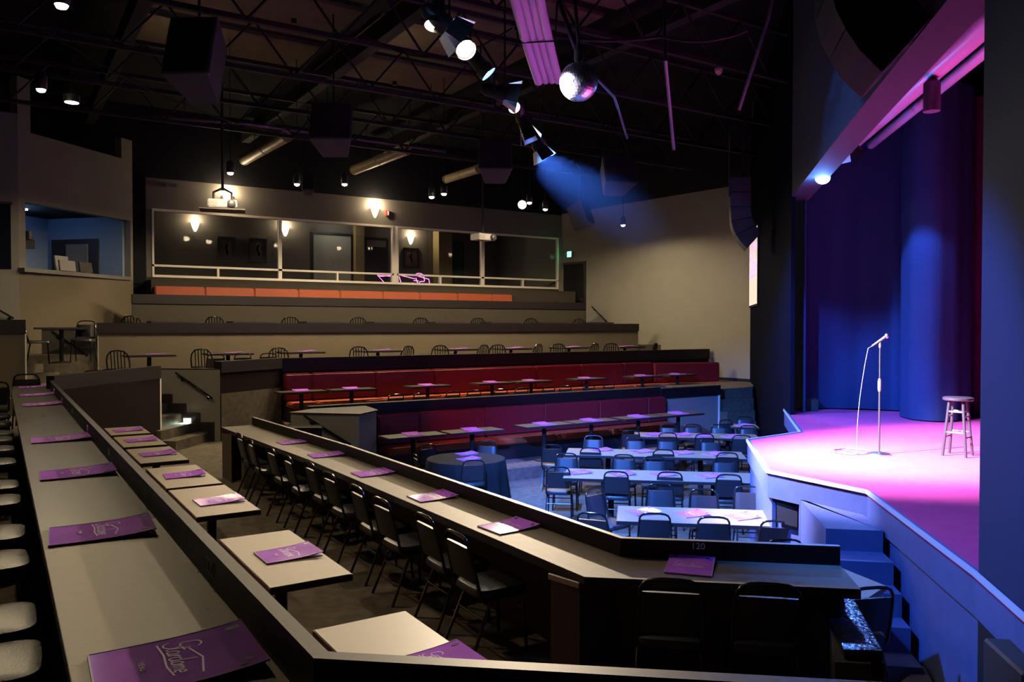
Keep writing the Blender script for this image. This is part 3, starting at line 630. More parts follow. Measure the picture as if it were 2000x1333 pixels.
# ------------------------------------------------------------------ script lettering (strokes in em units)
def arc(cx, cy, rx, ry, a0, a1, n=10): return [(cx+rx*math.cos(R(a0+(a1-a0)*i/n)), cy+ry*math.sin(R(a0+(a1-a0)*i/n))) for i in range(n+1)]
STROKES = [
 arc(0.55,1.25,0.40,0.28,20,200,10)+arc(0.40,0.98,0.28,0.30,170,270,4)[2:]+arc(0.42,0.36,0.42,0.36,85,-170,12),         # S
 [(0.98,1.05),(0.92,0.30),(0.98,0.06),(1.15,0.12)], [(0.78,0.72),(1.25,0.78)],                                            # t
 arc(1.42,0.28,0.20,0.24,60,380,12), [(1.62,0.50),(1.60,0.15),(1.70,0.04),(1.80,0.16)],                                   # a
 [(1.82,0.46),(1.84,0.04)], [(1.84,0.30),(1.94,0.48),(2.08,0.46)],                                                        # r
 arc(2.32,0.26,0.20,0.23,60,380,12), [(2.56,1.10),(2.52,0.15),(2.60,0.04),(2.70,0.14)],                                   # d
 arc(2.90,0.27,0.17,0.23,0,360,12), [(3.06,0.34),(3.18,0.40)],                                                            # o
 [(3.20,0.46),(3.22,0.04)], [(3.22,0.32),(3.34,0.48),(3.44,0.40),(3.44,0.04)], [(3.44,0.32),(3.56,0.48),(3.66,0.40),(3.68,0.08),(3.76,0.06)],  # m
 [(3.80,0.24)]+arc(3.98,0.26,0.17,0.22,0,300,10),                                                                          # e
]
SWOOSH = [[(0.1,-0.22),(1.6,-0.10),(3.2,-0.16),(4.4,-0.02)], [(1.1,0.95),(2.6,1.30),(4.5,1.05)]]
def ribbon(b, pts, wd, M):
    pts = [Vector((x+0.25*y, y, 0)) for x, y in pts]; L = []
    for i in range(len(pts)):
        d = (pts[min(i+1,len(pts)-1)]-pts[max(i-1,0)]).normalized(); n = Vector((-d.y,d.x,0))*wd*0.5
        L.append((M@(pts[i]+n), M@(pts[i]-n)))
    v = [(b.bm.verts.new(p), b.bm.verts.new(q)) for p, q in L]
    for i in range(len(v)-1): b.bm.faces.new((v[i][0],v[i][1],v[i+1][1],v[i+1][0]))
# ------------------------------------------------------------------ menus
def make_menu():
    t = thing('menu', 'menu', 'menu'); L, W = 0.40, 0.33
    def curl(x): return 0.004+0.022*(x+0.5)**3
    b = B(); n = 8; rings = []
    for i in range(n+1):
        x = -0.5+i/n; z = curl(x); rings.append([(x*L,-W/2,z),(x*L,W/2,z),(x*L,W/2,z+0.004),(x*L,-W/2,z+0.004)])
    cv = b.loft(rings).done('cover', PURPLE, t, True)
    b = B(); b.box(-L/2,L/2*0.98,-W/2+0.004,W/2-0.004,0.0,0.004).done('inner_leaf', CLEARPL, t)
    b = B(); e = 0.004
    for y0 in (-W/2-0.001, W/2-e):
        b.loft([[(x*L,y0,curl(x)+0.0042),(x*L,y0+e,curl(x)+0.0042),(x*L,y0+e,curl(x)+0.0052),(x*L,y0,curl(x)+0.0052)] for x in [-0.5+i/n for i in range(n+1)]])
    b.box(-L/2,-L/2+e,-W/2,W/2,curl(-0.5)+0.0042,curl(-0.5)+0.0055); b.done('clear_rim', CLEARPL, t)
    M = Matrix.Translation((-0.02,0,0))@Matrix.Rotation(R(-90),4,'Z')   # script reads across the short side
    def drape(b):
        for v in b.bm.verts: v.co.z = curl(v.co.x/L)+0.0052
    b = B(); S = Matrix.Diagonal((0.052,0.062,1,1)); T = Matrix.Translation((-0.13,-0.0,0))
    for s in STROKES+SWOOSH: ribbon(b, s, 0.085, M@T@S)
    drape(b); b.done('script_lettering', PALEINK, cv)
    o = text_mesh('small_lettering', 'MENU', 0.022, PALEINK, cv, Matrix.Translation((-0.085,0,curl(-0.2)+0.006))@Matrix.Rotation(R(-90),4,'Z'))
    for cx, cy, rx, ry in ((0.165,-0.115,0.017,0.013),(0.14,-0.137,0.012,0.009),(0.165,0.12,0.02,0.014)):
        b = B(); b.face([(cx+rx*math.cos(k*R(30)),cy+ry*math.sin(k*R(30)),0) for k in range(12)])
        drape(b); b.done('dark_mark', PURPLEDARK, cv)
    return t
menu0 = None
def put_menu(x, y, z, rz, label, group, sc=1.0):
    global menu0
    if menu0 is None: t = menu0 = make_menu()
    else: t = copy_tree(menu0)
    t.name = 'menu'; t.location = (x,y,z); t.rotation_euler = (0,0,rz); t.scale = (sc,sc,1); return tag(t, label, 'menu', group)
for i, (x,y) in enumerate(((0.42,2.42),(0.40,4.16),(0.43,5.9),(0.44,7.75),(0.46,11.3),(0.46,12.9),(0.48,14.6))):
    put_menu(x-0.0, y, 2.101, R(random.uniform(-3,3)), 'purple menu on the upper counter, %s from the front' % ORD[i], 'menus on the upper counter', 1.08)
for i, (y,dx) in enumerate(((3.42,0.06),(5.66,0.03),(7.75,0.02),(9.28,0),(11.0,0),(12.45,0),(13.75,0))):
    put_menu(1.70+dx, y, F2+0.731, R(random.uniform(-4,4)), 'purple menu on the small table along the upper divider, '+NEARNESS[i], 'menus on the pedestal tables')
for i, y in enumerate((5.30,6.61,8.01,9.45,10.73)):
    put_menu(3.36, y, 1.481, R(random.uniform(-5,5)), 'purple menu on the lower counter, %s counting away from its angled end' % ORD[i], 'menus on the lower counter', 0.95)
put_menu(3.80, 3.775, 1.481, R(40), 'purple menu by the number 120 at the counter end', 'menus on the lower counter', 0.9)
mt = [[(6.713,7.467),(7.136,7.067),(7.55,6.645),(7.929,6.31)],[(7.667,10.037),(8.157,9.568),(8.663,9.193),(9.169,8.717)],[(9.425,11.638),(9.926,11.101),(10.423,10.571),(10.828,10.173)],[(11.676,12.705),(12.197,12.372),(12.396,11.962),(12.85,11.58)]]
for k, L in enumerate(mt):
    for i, (x,y) in enumerate(L):
        put_menu(x, y, 0.751, R(random.uniform(-8,8)-4), '%s menu from the left on the long pit table, %s of the four' % (ORD[i], PT[k][3]), 'menus on the long pit tables', 0.9)
put_menu(14.53, 12.75, 0.751, R(5), 'menu on the small square pit table below the stairs', None, 0.9)
put_menu(7.05, 12.52, 0.766, R(-3), 'farther menu on the black-clothed round table', 'menus on the round table', 0.85)
put_menu(6.80, 12.0, 0.766, R(4), 'nearer menu on the black-clothed round table', 'menus on the round table', 0.85)
for i, u in enumerate((802,909,1051,1135,1246,1319)):
    put_menu(atz(u,838,1.0).x if False else (6.60,7.88,9.62,10.87,12.22,13.46)[i], 13.78, FB1+0.761, R(90+random.uniform(-8,8)), ORD[i]+' menu from the left on the front banquette tables', 'menus on the front banquette tables')
for i, x in enumerate((5.57,6.72,8.63,10.43,11.61,13.42,15.42,16.78)):
    put_menu(x, 17.22, 0.92+0.721, R(90+random.uniform(-8,8)), ORD[i]+' menu from the left on the second banquette tables', 'menus on the second banquette tables')
for i, (x,y,l) in enumerate(CT):
    put_menu(x+0.12, y, FC+0.761, R(random.uniform(-8,8)), ORD[i]+' menu from the left on the middle tier tables', 'menus on the middle tier tables')
put_menu(16.3, 18.95, FC+0.761, 0, 'menu on the right end table of the middle tier', 'menus on the middle tier tables')
# ------------------------------------------------------------------ things on the stage
ms = thing('microphone_stand', 'slim microphone stand with a round base on the magenta stage', 'microphone stand', (9.46,6.09,SZ))
B().lathe([(0.14,0.0),(0.14,0.012),(0.12,0.022),(0.02,0.035)],28).done('base', CHROME, ms, True)
B().lathe([(0.012,0.03),(0.012,0.82)],10).done('lower_tube', STEELBLACK, ms, True)
B().lathe([(0.016,0.80),(0.024,0.83),(0.024,0.93),(0.016,0.97)],12).done('clutch', SPKGREY, ms, True)
B().lathe([(0.009,0.95),(0.009,1.38)],10).done('upper_tube', STEELBLACK, ms, True)
B().lathe([(0.014,1.36),(0.018,1.40),(0.010,1.44)],10).done('clip', SPKGREY, ms, True)
mc = thing('microphone', 'handheld microphone tilted in the clip of the stand', 'microphone', (9.46,6.09,SZ+1.45))
rdir = Vector((_c,-_s,0))
B().tube([-rdir*0.10-Vector((0,0,0.065)), rdir*0.06+Vector((0,0,0.045))],[0.012,0.020],12).done('handle', SPKGREY, mc, True)
B().lathe([(0.004,-0.032),(0.018,-0.026),(0.027,-0.008),(0.027,0.008),(0.018,0.026),(0.004,0.032)],14).done('grille', CHROME, mc, True).location = rdir*0.085+Vector((0,0,0.062))
tail = Vector((9.46,6.09,SZ+1.45))-rdir*0.10-Vector((0,0,0.065)); cp = [tail, tail-rdir*0.05-Vector((0,0,0.03))]
for k in range(1,9): cp.append(tail-rdir*(0.055+0.13*math.sin(k/8*math.pi*0.55))*1.0-Vector((0,0,0.03+k/8*1.33)))
gx, gy = cp[-1].x, cp[-1].y
for k in range(26): cp.append(Vector((gx-0.02+0.25*math.cos(k*0.62+1.2)+0.1,gy+0.22*math.sin(k*0.62+1.2)+0.12,SZ+0.008+0.0006*k)))
tag(B().tube(cp,0.0042,6).done('microphone_cable', mat('grey cable',(0.10,0.10,0.13),0.5), None, True), 'thin cable hanging from the microphone and coiled on stage', 'cable')
sl = thing('bar_stool', 'round-seated wooden stool at the right of the stage', 'stool', (10.21,5.50,SZ))
B().lathe([(0.165,0.70),(0.175,0.71),(0.175,0.735),(0.16,0.742)],28).done('seat', WOODBLACK, sl, True)
for k in range(4):
    a = R(45+90*k+12); B().tube([(0.11*math.cos(a),0.11*math.sin(a),0.70),(0.19*math.cos(a),0.19*math.sin(a),0)],0.018,8).done('leg', WOODBLACK, sl, True)
for z, rr in ((0.24,0.163),(0.30,0.157),(0.50,0.133),(0.56,0.127)):
    for k in (0,1,2,3):
        if (k % 2 == 0) == (z in (0.24,0.50)):
            a, b2 = R(57+90*k), R(57+90*(k+1)); B().tube([(rr*math.cos(a),rr*math.sin(a),z),(rr*math.cos(b2),rr*math.sin(b2),z)],0.011,6).done('rung', mat('pale rung wood',(0.12,0.10,0.12),0.4), sl, True)
mon = thing('monitor_speaker', 'small black box speaker at the far corner of the stage', 'speaker', (13.22,9.95,SZ), R(45))
B().box(-0.13,0.13,-0.12,0.12,0,0.24).bevel(0.012,2).done('cabinet', GRILLE, mon); B().box(-0.11,0.11,-0.126,-0.118,0.02,0.22).done('grille', SPKGREY, mon)
ms2 = thing('microphone_stand', 'second dim microphone stand with a boom behind the stool', 'microphone stand', (13.6,6.6,SZ))
B().lathe([(0.15,0),(0.14,0.02),(0.015,0.03),(0.012,0.95)],16).done('base_and_tube', STEELBLACK, ms2, True)
B().tube([(0.2,-0.1,0.75),(-0.25,0.15,1.2)],0.009,8).done('boom', CHROME, ms2, True); B().tube([(-0.22,0.13,1.17),(-0.31,0.18,1.27)],[0.012,0.024],10).done('microphone_head', SPKGREY, ms2, True)
# curtains
def curtain(path, z0, z1, m, name, label, amp=0.045, wl=0.30):
    pts = [Vector(p) for p in path]; L = [0]
    for i in range(1,len(pts)): L.append(L[-1]+(pts[i]-pts[i-1]).length)
    n = max(12,int(L[-1]/0.035)); row = []
    for i in range(n+1):
        s = L[-1]*i/n; k = max(j for j in range(len(pts)-1) if L[j] <= s+1e-9)
        t = (s-L[k])/(L[k+1]-L[k]); t = min(max(t,0),1)
        p = [pts[max(0,k-1)],pts[k],pts[k+1],pts[min(len(pts)-1,k+2)]]
        q = 0.5*((2*p[1])+(p[2]-p[0])*t+(2*p[0]-5*p[1]+4*p[2]-p[3])*t*t+(3*p[1]-p[0]-3*p[2]+p[3])*t**3)
        d = (pts[k+1]-pts[k]).normalized(); nr = Vector((-d.y,d.x))
        row.append(q+nr*amp*math.sin(2*math.pi*s/wl+0.8*math.sin(s*3)))
    b = B(); b.loft([[(q.x,q.y,z) for q in row]+[(q.x+0.02,q.y-0.02,z) for q in row[::-1]] for z in (z0,(z0+z1)/2,z1)])
    return tag(b.done(name, m, None, True), label, 'curtain')
curtain([(12.75,9.75),(13.3,10.1),(13.75,9.95),(14.15,9.6),(14.42,9.15),(14.7,8.75)], SZ+0.02, 7.2, CURTAIN, 'stage_curtain', 'dark midnight curtain at the far side of the stage', 0.02, 0.5)
curtain([(14.25,8.72),(14.05,8.62),(13.62,8.35),(13.36,7.95),(13.40,7.65),(13.72,7.48),(14.3,7.5)], SZ+0.02, 7.2, CURTAIN, 'stage_curtain', 'blue lit curtain leg bulging behind the microphone', 0.01, 0.4)
curtain([(14.9,8.2),(15.1,7.2),(15.3,6.0),(15.0,4.4),(14.2,2.8)], SZ+0.02, 7.2, PCURTAIN, 'stage_curtain', 'plum pleated curtain behind the stool', 0.05, 0.32)
# projection screen on the stage wall
psn = thing('projection_screen', 'projection screen with a pink logo on the stage wall beside the grey wall', 'screen')
def sl_pt(x, z, off=0.03): return (x-0.7071*off, x-2.6+0.7071*off, z)
b = B(); b.hexa([sl_pt(17.1,3.60,0.0),sl_pt(19.15,3.60,0.0),sl_pt(19.15,3.60,0.05),sl_pt(17.1,3.60,0.05),sl_pt(17.1,5.8,0.0),sl_pt(19.15,5.8,0.0),sl_pt(19.15,5.8,0.05),sl_pt(17.1,5.8,0.05)]); b.done('border', BLACKPAINT, psn)
b = B(); b.hexa([sl_pt(17.14,3.66,0.05),sl_pt(19.11,3.66,0.05),sl_pt(19.11,3.66,0.055),sl_pt(17.14,3.66,0.055),sl_pt(17.14,5.75,0.05),sl_pt(19.11,5.75,0.05),sl_pt(19.11,5.75,0.055),sl_pt(17.14,5.75,0.055)]); b.done('picture', SCREENIMG, psn)
Ml = basis((0.7071,0.7071,0),(0,0,1),sl_pt(18.9,4.7,0.0625)); Ml = basis((-0.7071,-0.7071,0),(0,0,1),sl_pt(18.95,4.55,0.0625))
b = B()
for s in STROKES+SWOOSH: ribbon(b, s, 0.12, Ml@Matrix.Diagonal((0.56,0.62,1,1)))
b.done('logo', mat('projected pink logo',(0.9,0.3,0.8),0.6,emit=(0.85,0.25,0.75),es=0.9), psn)
# ------------------------------------------------------------------ line arrays
CABS = [[(.44,7.15),(.44,6.765),(-.08,6.765),(-.08,7.15)],[(.44,6.75),(.437,6.365),(-.08,6.345),(-.08,6.75)],[(.435,6.35),(.412,5.965),(-.12,6.05),(-.08,6.33)],
        [(.41,5.95),(.36,5.74),(.285,5.585),(-.21,5.82),(-.13,6.03)],[(.28,5.57),(.17,5.39),(0.0,5.2),(-.36,5.61),(-.22,5.80)]]
def line_array(label, foot, zfoot, k, width, fm, cm=GRILLE):
    """hanging column of cabinets curving back at its foot, firing away from the stage"""
    t = thing('line_array_speaker', label, 'speaker'); f = Vector((-0.7071,0.7071)); sd = Vector((0.7071,0.7071))
    def W(p, s): q = Vector(foot)+f*(p[0]*k)+sd*s; return (q.x,q.y,zfoot+(p[1]-5.2)*k)
    for c in CABS:
        n = len(c)
        cab = B().loft([[W(p,0) for p in c],[W(p,width) for p in c]]).done('cabinet', cm, t)
        nf = n-2; b = B(); out = [(p[0]+0.022,p[1]-0.008) for p in c[:nf]]
        ring = [*c[:nf],*out[::-1]]
        b.loft([[W(p,0.004) for p in ring],[W(p,width-0.004) for p in ring]]).done('front_grille', fm, cab)
    for s_ in (0.15*width,0.85*width):
        a = W((0.1,7.15),s_); B().tube([a,(a[0],a[1],9.4)],0.014,6).done('hanging_cable', STEELBLACK, t)
    return t
line_array('large curved line array speaker hanging at the upper right', (5.974,3.83), 5.10, 0.953, 0.775, ARRAYGREY)
line_array('small curved line array speaker hanging against the far grey wall', (14.05,12.25), 4.80, 0.80, 0.75, SPKGREY, SPKGREY)
# ------------------------------------------------------------------ lamps
def downlight(x, y, z, label, energy=P_DOWN, ztop=9.4, ang=176):
    t = thing('pendant_downlight', label, 'light', (x,y,z), 0, 'warm house downlights')
    B().lathe([(0.07,0.0),(0.085,0.02),(0.085,0.20),(0.05,0.26)],16).done('can', FIXBLACK, t, True)
    B().lathe([(0.01,-0.045),(0.05,-0.03),(0.065,0.0),(0.065,0.02)],14).done('bulb', WARMBULB, t, True)
    B().tube([(0,0,0.26),(0,0,ztop-z)],0.008,6).done('stem', STEELBLACK, t)
    lamp('SPOT','downlight_lamp',t,(0,0,-0.07),energy,WARM,0.10,ang,0.25)
DL_ = [(450,338,6.4,'above the shelf-mounted projector'),(580,360,6.4,'left of the pair over the first glazed bay'),(673,360,6.4,'over the second glazed bay'),
       (843,385,6.4,'left of the close pair over the third glazed bay'),(867,379,6.4,'right of the close pair over the third glazed bay'),
       (1034,396,6.4,'left of the pair over the fourth glazed bay'),(1065,409,6.4,'right of the pair over the fourth glazed bay'),(80,175,6.6,'at the left above the booth'),(120,10,6.4,'at the upper left corner')]
for u,v,z,lb in DL_:
    p = atz(u,v,z); downlight(p.x,p.y,p.z,'bright warm hanging downlight '+lb, P_DOWN if u > 200 else P_DOWN*0.5)
p = atp(1217,440,(16.2,25.0),(17.0,16.0)); downlight(p.x,p.y,p.z,'bright warm hanging downlight near the plain grey wall',P_DOWN*0.5)
p = atz(140,201,6.6); rc = thing('recessed_light','small cool dim ceiling light above the booth','light',p)
B().lathe([(0.10,0),(0.10,0.03)],18).done('lens', DIMBULB, rc); B().lathe([(0.12,0.005),(0.12,0.12)],18).done('can', FIXBLACK, rc, True); B().tube([(0,0,0.12),(0,0,9.4-p.z)],0.012,6).done('stem', STEELBLACK, rc)
p = atz(1020,400,6.6); fl = thing('floodlight','small tilted white floodlight beside the pair over the fourth bay','light',p)
fq = (Vector((2.0,5.9,1.5))-p).to_track_quat('-Z','Y')
B().lathe([(0.13,-0.02),(0.12,0.10),(0.04,0.18)],16,cap=False).xf(fq.to_matrix().to_4x4()).done('head', PROJW, fl, True)
B().lathe([(0.01,-0.01),(0.115,0.0),(0.115,0.01)],16).xf(fq.to_matrix().to_4x4()).done('lens', mat('flood lens',(1,1,1),0.5,emit=(1,0.9,0.75),es=8), fl, True)
B().tube([(0,0,0.08),(0,0,9.4-p.z)],0.010,6).done('stem', STEELBLACK, fl)
lamp('SPOT','flood_lamp',fl,fq@Vector((0,0,-0.05)),FLOOD,(1.0,0.80,0.55),0.10,25,0.6,fq)
def sconce(p, label, energy, up=True):
    t = thing('wall_sconce', label, 'light', p, 0, 'wall sconces')
    b = B(); n = 10
    rings = []
    for r, z in ((0.03,-0.22),(0.08,-0.12),(0.12,0.0),(0.15,0.10)):
        rings.append([(r*math.cos(math.pi+math.pi*k/n),r*math.sin(math.pi+math.pi*k/n),z) for k in range(n+1)])
    b.loft(rings,cap=False,closed=False); b.done('shade', SHADE, t, True)
    B().box(-0.04,0.04,-0.02,0.0,-0.10,0.05).done('wall_plate', STEELBLACK, t)
    lamp('POINT','sconce_lamp',t,(0,-0.16,0.16),energy,WARM,0.06)
for u,v,lb in ((381,440,'lit sconce behind the left glazed bay'),(557,450,'lit sconce beside the lit doorway'),(802,467,'lit sconce above a picture behind the third bay')):
    p = aty(u,v,YR); sconce((p.x,YR,p.z),lb,P_SCONCE)
p = aty(732,412,YW); sconce((p.x,YW-0.01,p.z),'lit sconce on the grey band above the windows',P_SCONCE*2.2)
p = aty(445,388,YW); sconce((p.x,YW-0.01,p.z),'lit sconce half hidden by the shelf-mounted projector',P_SCONCE*2.2)
al = thing('fire_alarm','small red fire alarm beside the sconce','alarm',aty(756,417,YW)); B().box(-0.06,0.06,-0.06,0.0,-0.09,0.09).done('housing', REDPL, al); B().box(0.0,0.035,-0.07,-0.06,-0.06,0.06).done('strobe', WHITEINK, al)
el_ = thing('emergency_light','pale emergency light fitting on the grey wall band','light fitting',aty(335,363,YW)); B().box(-0.17,0.12,-0.09,0,-0.05,0.05).done('housing', PROJW, el_)
B().lathe([(0.02,0),(0.05,0.05),(0.05,0.06)],12).xf(Matrix.Translation((0.16,-0.06,0))@Matrix.Rotation(R(90),4,'X')).done('lamp_head', PROJW, el_)
# exit sign and door
p = atp(1114,497,(wx(25),25),(wx(17),17)); ex = thing('exit_sign','lit green exit sign above the black door','sign',p,math.atan2(-0.096,1)+R(90)*0)
B().box(-0.05,0.0,-0.16,0.16,-0.12,0.12).done('housing', PROJW, ex); B().box(-0.056,-0.05,-0.14,0.14,-0.10,0.10).done('face', GREENLIT, ex)
text_mesh('lettering','EXIT',0.13,WHITEINK,ex,basis((0,-1,0),(0,0,1),(-0.058,0,0)))
for s in (-1,1): B().lathe([(0.01,-0.03),(0.05,0.0),(0.05,0.02)],10,(-0.05,s*0.24,0.03)).done('lamp_head', PROJW, ex, True)
dr = thing('door_1','black exit door with a push bar in the far corner of the grey wall','door'); dr['kind'] = 'structure'
ya, yb = 25.15, 24.0
def WP(y, off, z): return (wx(y)-off, y, z)
def wbox(y0, y1, o0, o1, z0, z1, name, m, par):
    return B().hexa([WP(y0,o0,z0),WP(y1,o0,z0),WP(y1,o1,z0),WP(y0,o1,z0),WP(y0,o0,z1),WP(y1,o0,z1),WP(y1,o1,z1),WP(y0,o1,z1)]).done(name, m, par)
wbox(ya,yb,-0.02,0.03,FE,5.42,'leaf',BLACKPAINT,dr); wbox(ya+0.02,yb-0.08,-0.02,0.05,5.42,5.50,'frame',EDGE,dr); wbox(yb,yb-0.08,-0.02,0.05,FE,5.42,'frame',EDGE,dr)
wbox(ya-0.12,yb+0.08,0.05,0.11,4.02,4.10,'push_bar',CHROME,dr)
# ------------------------------------------------------------------ glazed room contents
def picture(u0,v0,u1,v1,label):
    a, b2 = aty(u0,v0,YR-0.02), aty(u1,v1,YR-0.02); t = thing('framed_picture',label,'picture',((a.x+b2.x)/2,YR-0.005,(a.z+b2.z)/2),0,'pictures behind the glass'); w, h = abs(b2.x-a.x)/2, abs(a.z-b2.z)/2
    f = 0.07
    for x0,x1,z0,z1 in ((-w,w,h-f,h),(-w,w,-h,-h+f),(-w,-w+f,-h+f,h-f),(w-f,w,-h+f,h-f)): B().box(x0,x1,-0.05,0,z0,z1).done('frame', FRAMEBLK, t)
    B().box(-w+f,w-f,-0.03,0,-h+f,h-f).done('print', POSTER, t)
    B().loft([[(0.10*w*math.cos(k)+0.1*w*math.sin(j*1.3),-0.032,-h*0.5+h*j/6+0.06*h*math.sin(k)) for k in (0,1.2,2.4,3.6,4.8)] for j in range(7)],cap=False).done('figure_print', mat('pale printed figure',(0.24,0.17,0.13),0.6), t)
picture(425,462,460,512,'framed picture with a pale standing figure behind the left bay')
picture(486,465,521,513,'framed dim picture right of the pale figure picture')
picture(788,484,818,524,'framed picture under the sconce behind the third bay')
a, b2 = aty(1025,485,YR-0.4), aty(1052,537,YR-0.4)
pt = thing('framed_picture','large framed picture behind the rightmost bay','picture',((19.4),YR-1.6,5.75),R(55),'pictures behind the glass')
B().box(-0.42,0.42,-0.04,0.0,-0.55,0.55).done('frame', FRAMEBLK, pt); B().box(-0.33,0.33,-0.05,-0.04,-0.46,0.46).done('print', POSTER, pt)
dw = thing('door_2','lit pale doorway behind the second glazed bay','door'); dw['kind'] = 'structure'
B().box(9.98,11.46,YR-0.02,YR-0.004,FE,6.50).done('lit_corridor_wall', OLIVE, dw)
for x0,x1,z0,z1 in ((9.90,9.98,FE,6.58),(11.46,11.56,FE,6.58),(9.98,11.46,6.50,6.58)): B().box(x0,x1,YR-0.06,YR,z0,z1).done('frame', EDGE, dw)
dk = thing('door_3','dark glazed door right of the lit doorway','door'); dk['kind'] = 'structure'
B().box(11.98,13.0,YR-0.05,YR,FE,6.51).done('leaf', FRAMEBLK, dk); B().box(12.1,12.9,YR-0.06,YR-0.05,6.15,6.4).done('top_pane', SCRGREY, dk)
dg = thing('door_4','dark green door right of the tan column','door'); dg['kind'] = 'structure'
B().box(15.8,16.42,YR-0.05,YR,FE,6.56).done('leaf', GREENDARK, dg)
tag(B().box(14.98,15.58,YR-0.55,YR-0.03,FE,7.35).done('column', TANCOL),'tan square column behind the third glazed bay','column')
tag(B().box(11.55,11.90,YR-0.30,YR-0.03,FE,7.35).done('column', TANCOL),'brownish column beside the dark glazed door','column')
lamp('POINT','corridor_fill',None,(10.7,YR-0.9,6.9),10,(1,0.95,0.75),0.15)  # added fill without a fixture, behind the glazed bays
ns = thing('logo_reflection','added pink tubes standing for the screen logo reflected in the lower panes','sign')  # no real sign: glowing tubes shape the logo's reflection in the glass
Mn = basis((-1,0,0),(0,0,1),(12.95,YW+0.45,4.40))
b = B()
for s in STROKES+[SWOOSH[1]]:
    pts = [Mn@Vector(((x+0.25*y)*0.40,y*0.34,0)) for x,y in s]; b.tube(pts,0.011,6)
b.done('script_stroke', LOGOGLOW, ns, True)
b = B(); pts = [Mn@Vector((x,y,0)) for x,y in ((1.55,0.02),(1.95,0.40),(1.35,0.38),(0.9,0.47),(0.4,0.42),(-0.02,0.32),(-0.05,0.1))]; b.tube(pts,0.012,6); b.done('outline_stroke', LOGOGLOW, ns, True)
for x in (11.9,12.9): B().tube([(x,YW+0.45,4.78),(x,YW+0.45,7.36)],0.004,5).done('added_hanging_wire', STEELBLACK, ns)  # added wires holding up the reflection tubes
for i in range(4):
    x = 5.0+3.2*i; t = thing('console_table', ORD[i]+' dark low table from the left inside the glazed room','table',(x,27.5,FE),0,'tables inside the glazed room'); B().box(-0.6,0.6,-0.4,0.4,0.70,0.75).done('table_top', EDGE, t); B().lathe([(0.3,0),(0.28,0.03),(0.05,0.05),(0.05,0.70)],14).done('pedestal', STEELBLACK, t, True)
# ------------------------------------------------------------------ control booth
BR, BL = Vector((3.1,23.8)), Vector((0.43,21.3))
def onb(u, v): return atp(u, v, BR, BL)
zt, zb, zs = 5.86, 5.78, 4.30
bd = (BR-BL).normalized()
pL, pR = onb(50,460), onb(255,460)
def seg(p,q,t,z0,z1,name,m,lb): return struct(B().wallseg((p.x,p.y),(q.x,q.y),t,z0,z1).done(name,m),lb,'wall')
z_head, z_sill, z_top = onb(50,395).z, onb(150,540).z, onb(150,285).z
seg(BL,BR,0.2,FD,z_sill,'wall_booth_lower',RIBCARPET,'beige carpeted wall under the control booth window')
seg(BL,BR,0.2,z_head,z_top,'wall_booth_upper',MIDWALL,'taupe wall above the control booth window')
seg(BL,Vector((pL.x,pL.y)),0.2,z_sill,z_head,'wall_booth_left_jamb',MIDWALL,'narrow taupe pier left of the booth window')
seg(Vector((pR.x,pR.y)),BR,0.2,z_sill,z_head,'wall_booth_right_jamb',MIDWALL,'narrow taupe pier right of the booth window')
seg(BR-bd*0.40,BR,0.2,z_top,z_top+0.55,'wall_booth_right_top',MIDWALL,'raised taupe pier top right of the booth')
seg(BL,BL+bd*0.35,0.2,z_top,z_top+1.2,'wall_booth_left_top',MIDWALL,'raised taupe pier top left of the booth')
sill = thing('booth_sill','grey stone sill of the control booth window','sill')
B().wallseg((BL.x+0.1,BL.y-0.13),(BR.x-0.05,BR.y-0.13),0.5,z_sill,z_sill+0.09).done('slab', mat('grey stone sill',(0.11,0.10,0.09),0.5,noise=0.4,scale=12), sill)
bn = Vector((-bd.y,bd.x))
def IB(s, d): v = BL+bd*s+bn*d; return (v.x,v.y)
struct(B().wallseg(IB(-0.2,2.6),IB(3.6,2.6),0.1,FD,6.2).done('wall_booth_back',BLUEWALL),'blue lit back wall inside the control booth','wall')
struct(B().wallseg(IB(3.5,0.2),IB(3.5,2.6),-0.1,FD,6.2).done('wall_booth_right',BLUEWALL),'blue lit right wall inside the control booth','wall')
struct(B().wallseg(IB(-0.1,0.2),IB(-0.1,2.6),0.1,FD,6.2).done('wall_booth_left',BLUEWALL),'left wall inside the control booth','wall')
struct(B().prism([IB(-0.2,0.2),IB(3.7,0.2),IB(3.7,2.7),IB(-0.2,2.7)],6.0,6.1).done('ceiling_booth',CEILBLACK),'dark ceiling inside the control booth','ceiling')
bl = thing('booth_light','small bright ceiling light inside the control booth','light',(*IB(1.7,1.6),5.97)); B().lathe([(0.10,0),(0.10,0.03)],14).done('lens', DIMBULB, bl)
lamp('POINT','booth_lamp',bl,(0,0,-0.25),7,(0.22,0.50,1.0),0.1)
bdr = thing('door_5','dark door in the side wall of the control booth','door'); bdr['kind'] = 'structure'
B().wallseg(IB(3.49,0.95),IB(3.49,2.45),0.04,FD+0.3,5.42).done('frame', EDGE, bdr); B().wallseg(IB(3.45,1.25),IB(3.45,1.95),0.03,FD+0.3,5.28).done('leaf', MIDWALL, bdr)
def monitor(s,d,wd,h,label,m=SCRGREY):
    t = thing('monitor',label,'monitor',(*IB(s,d),z_sill+0.09),math.atan2(bd.y,bd.x),'screens on the booth sill'); B().box(-wd/2,wd/2,-0.02,0.02,0.05,0.05+h).xf(Matrix.Rotation(R(-8),4,'X')).done('panel', m, t); B().box(-0.10,0.10,-0.06,0.08,0,0.05).done('foot', EDGE, t)
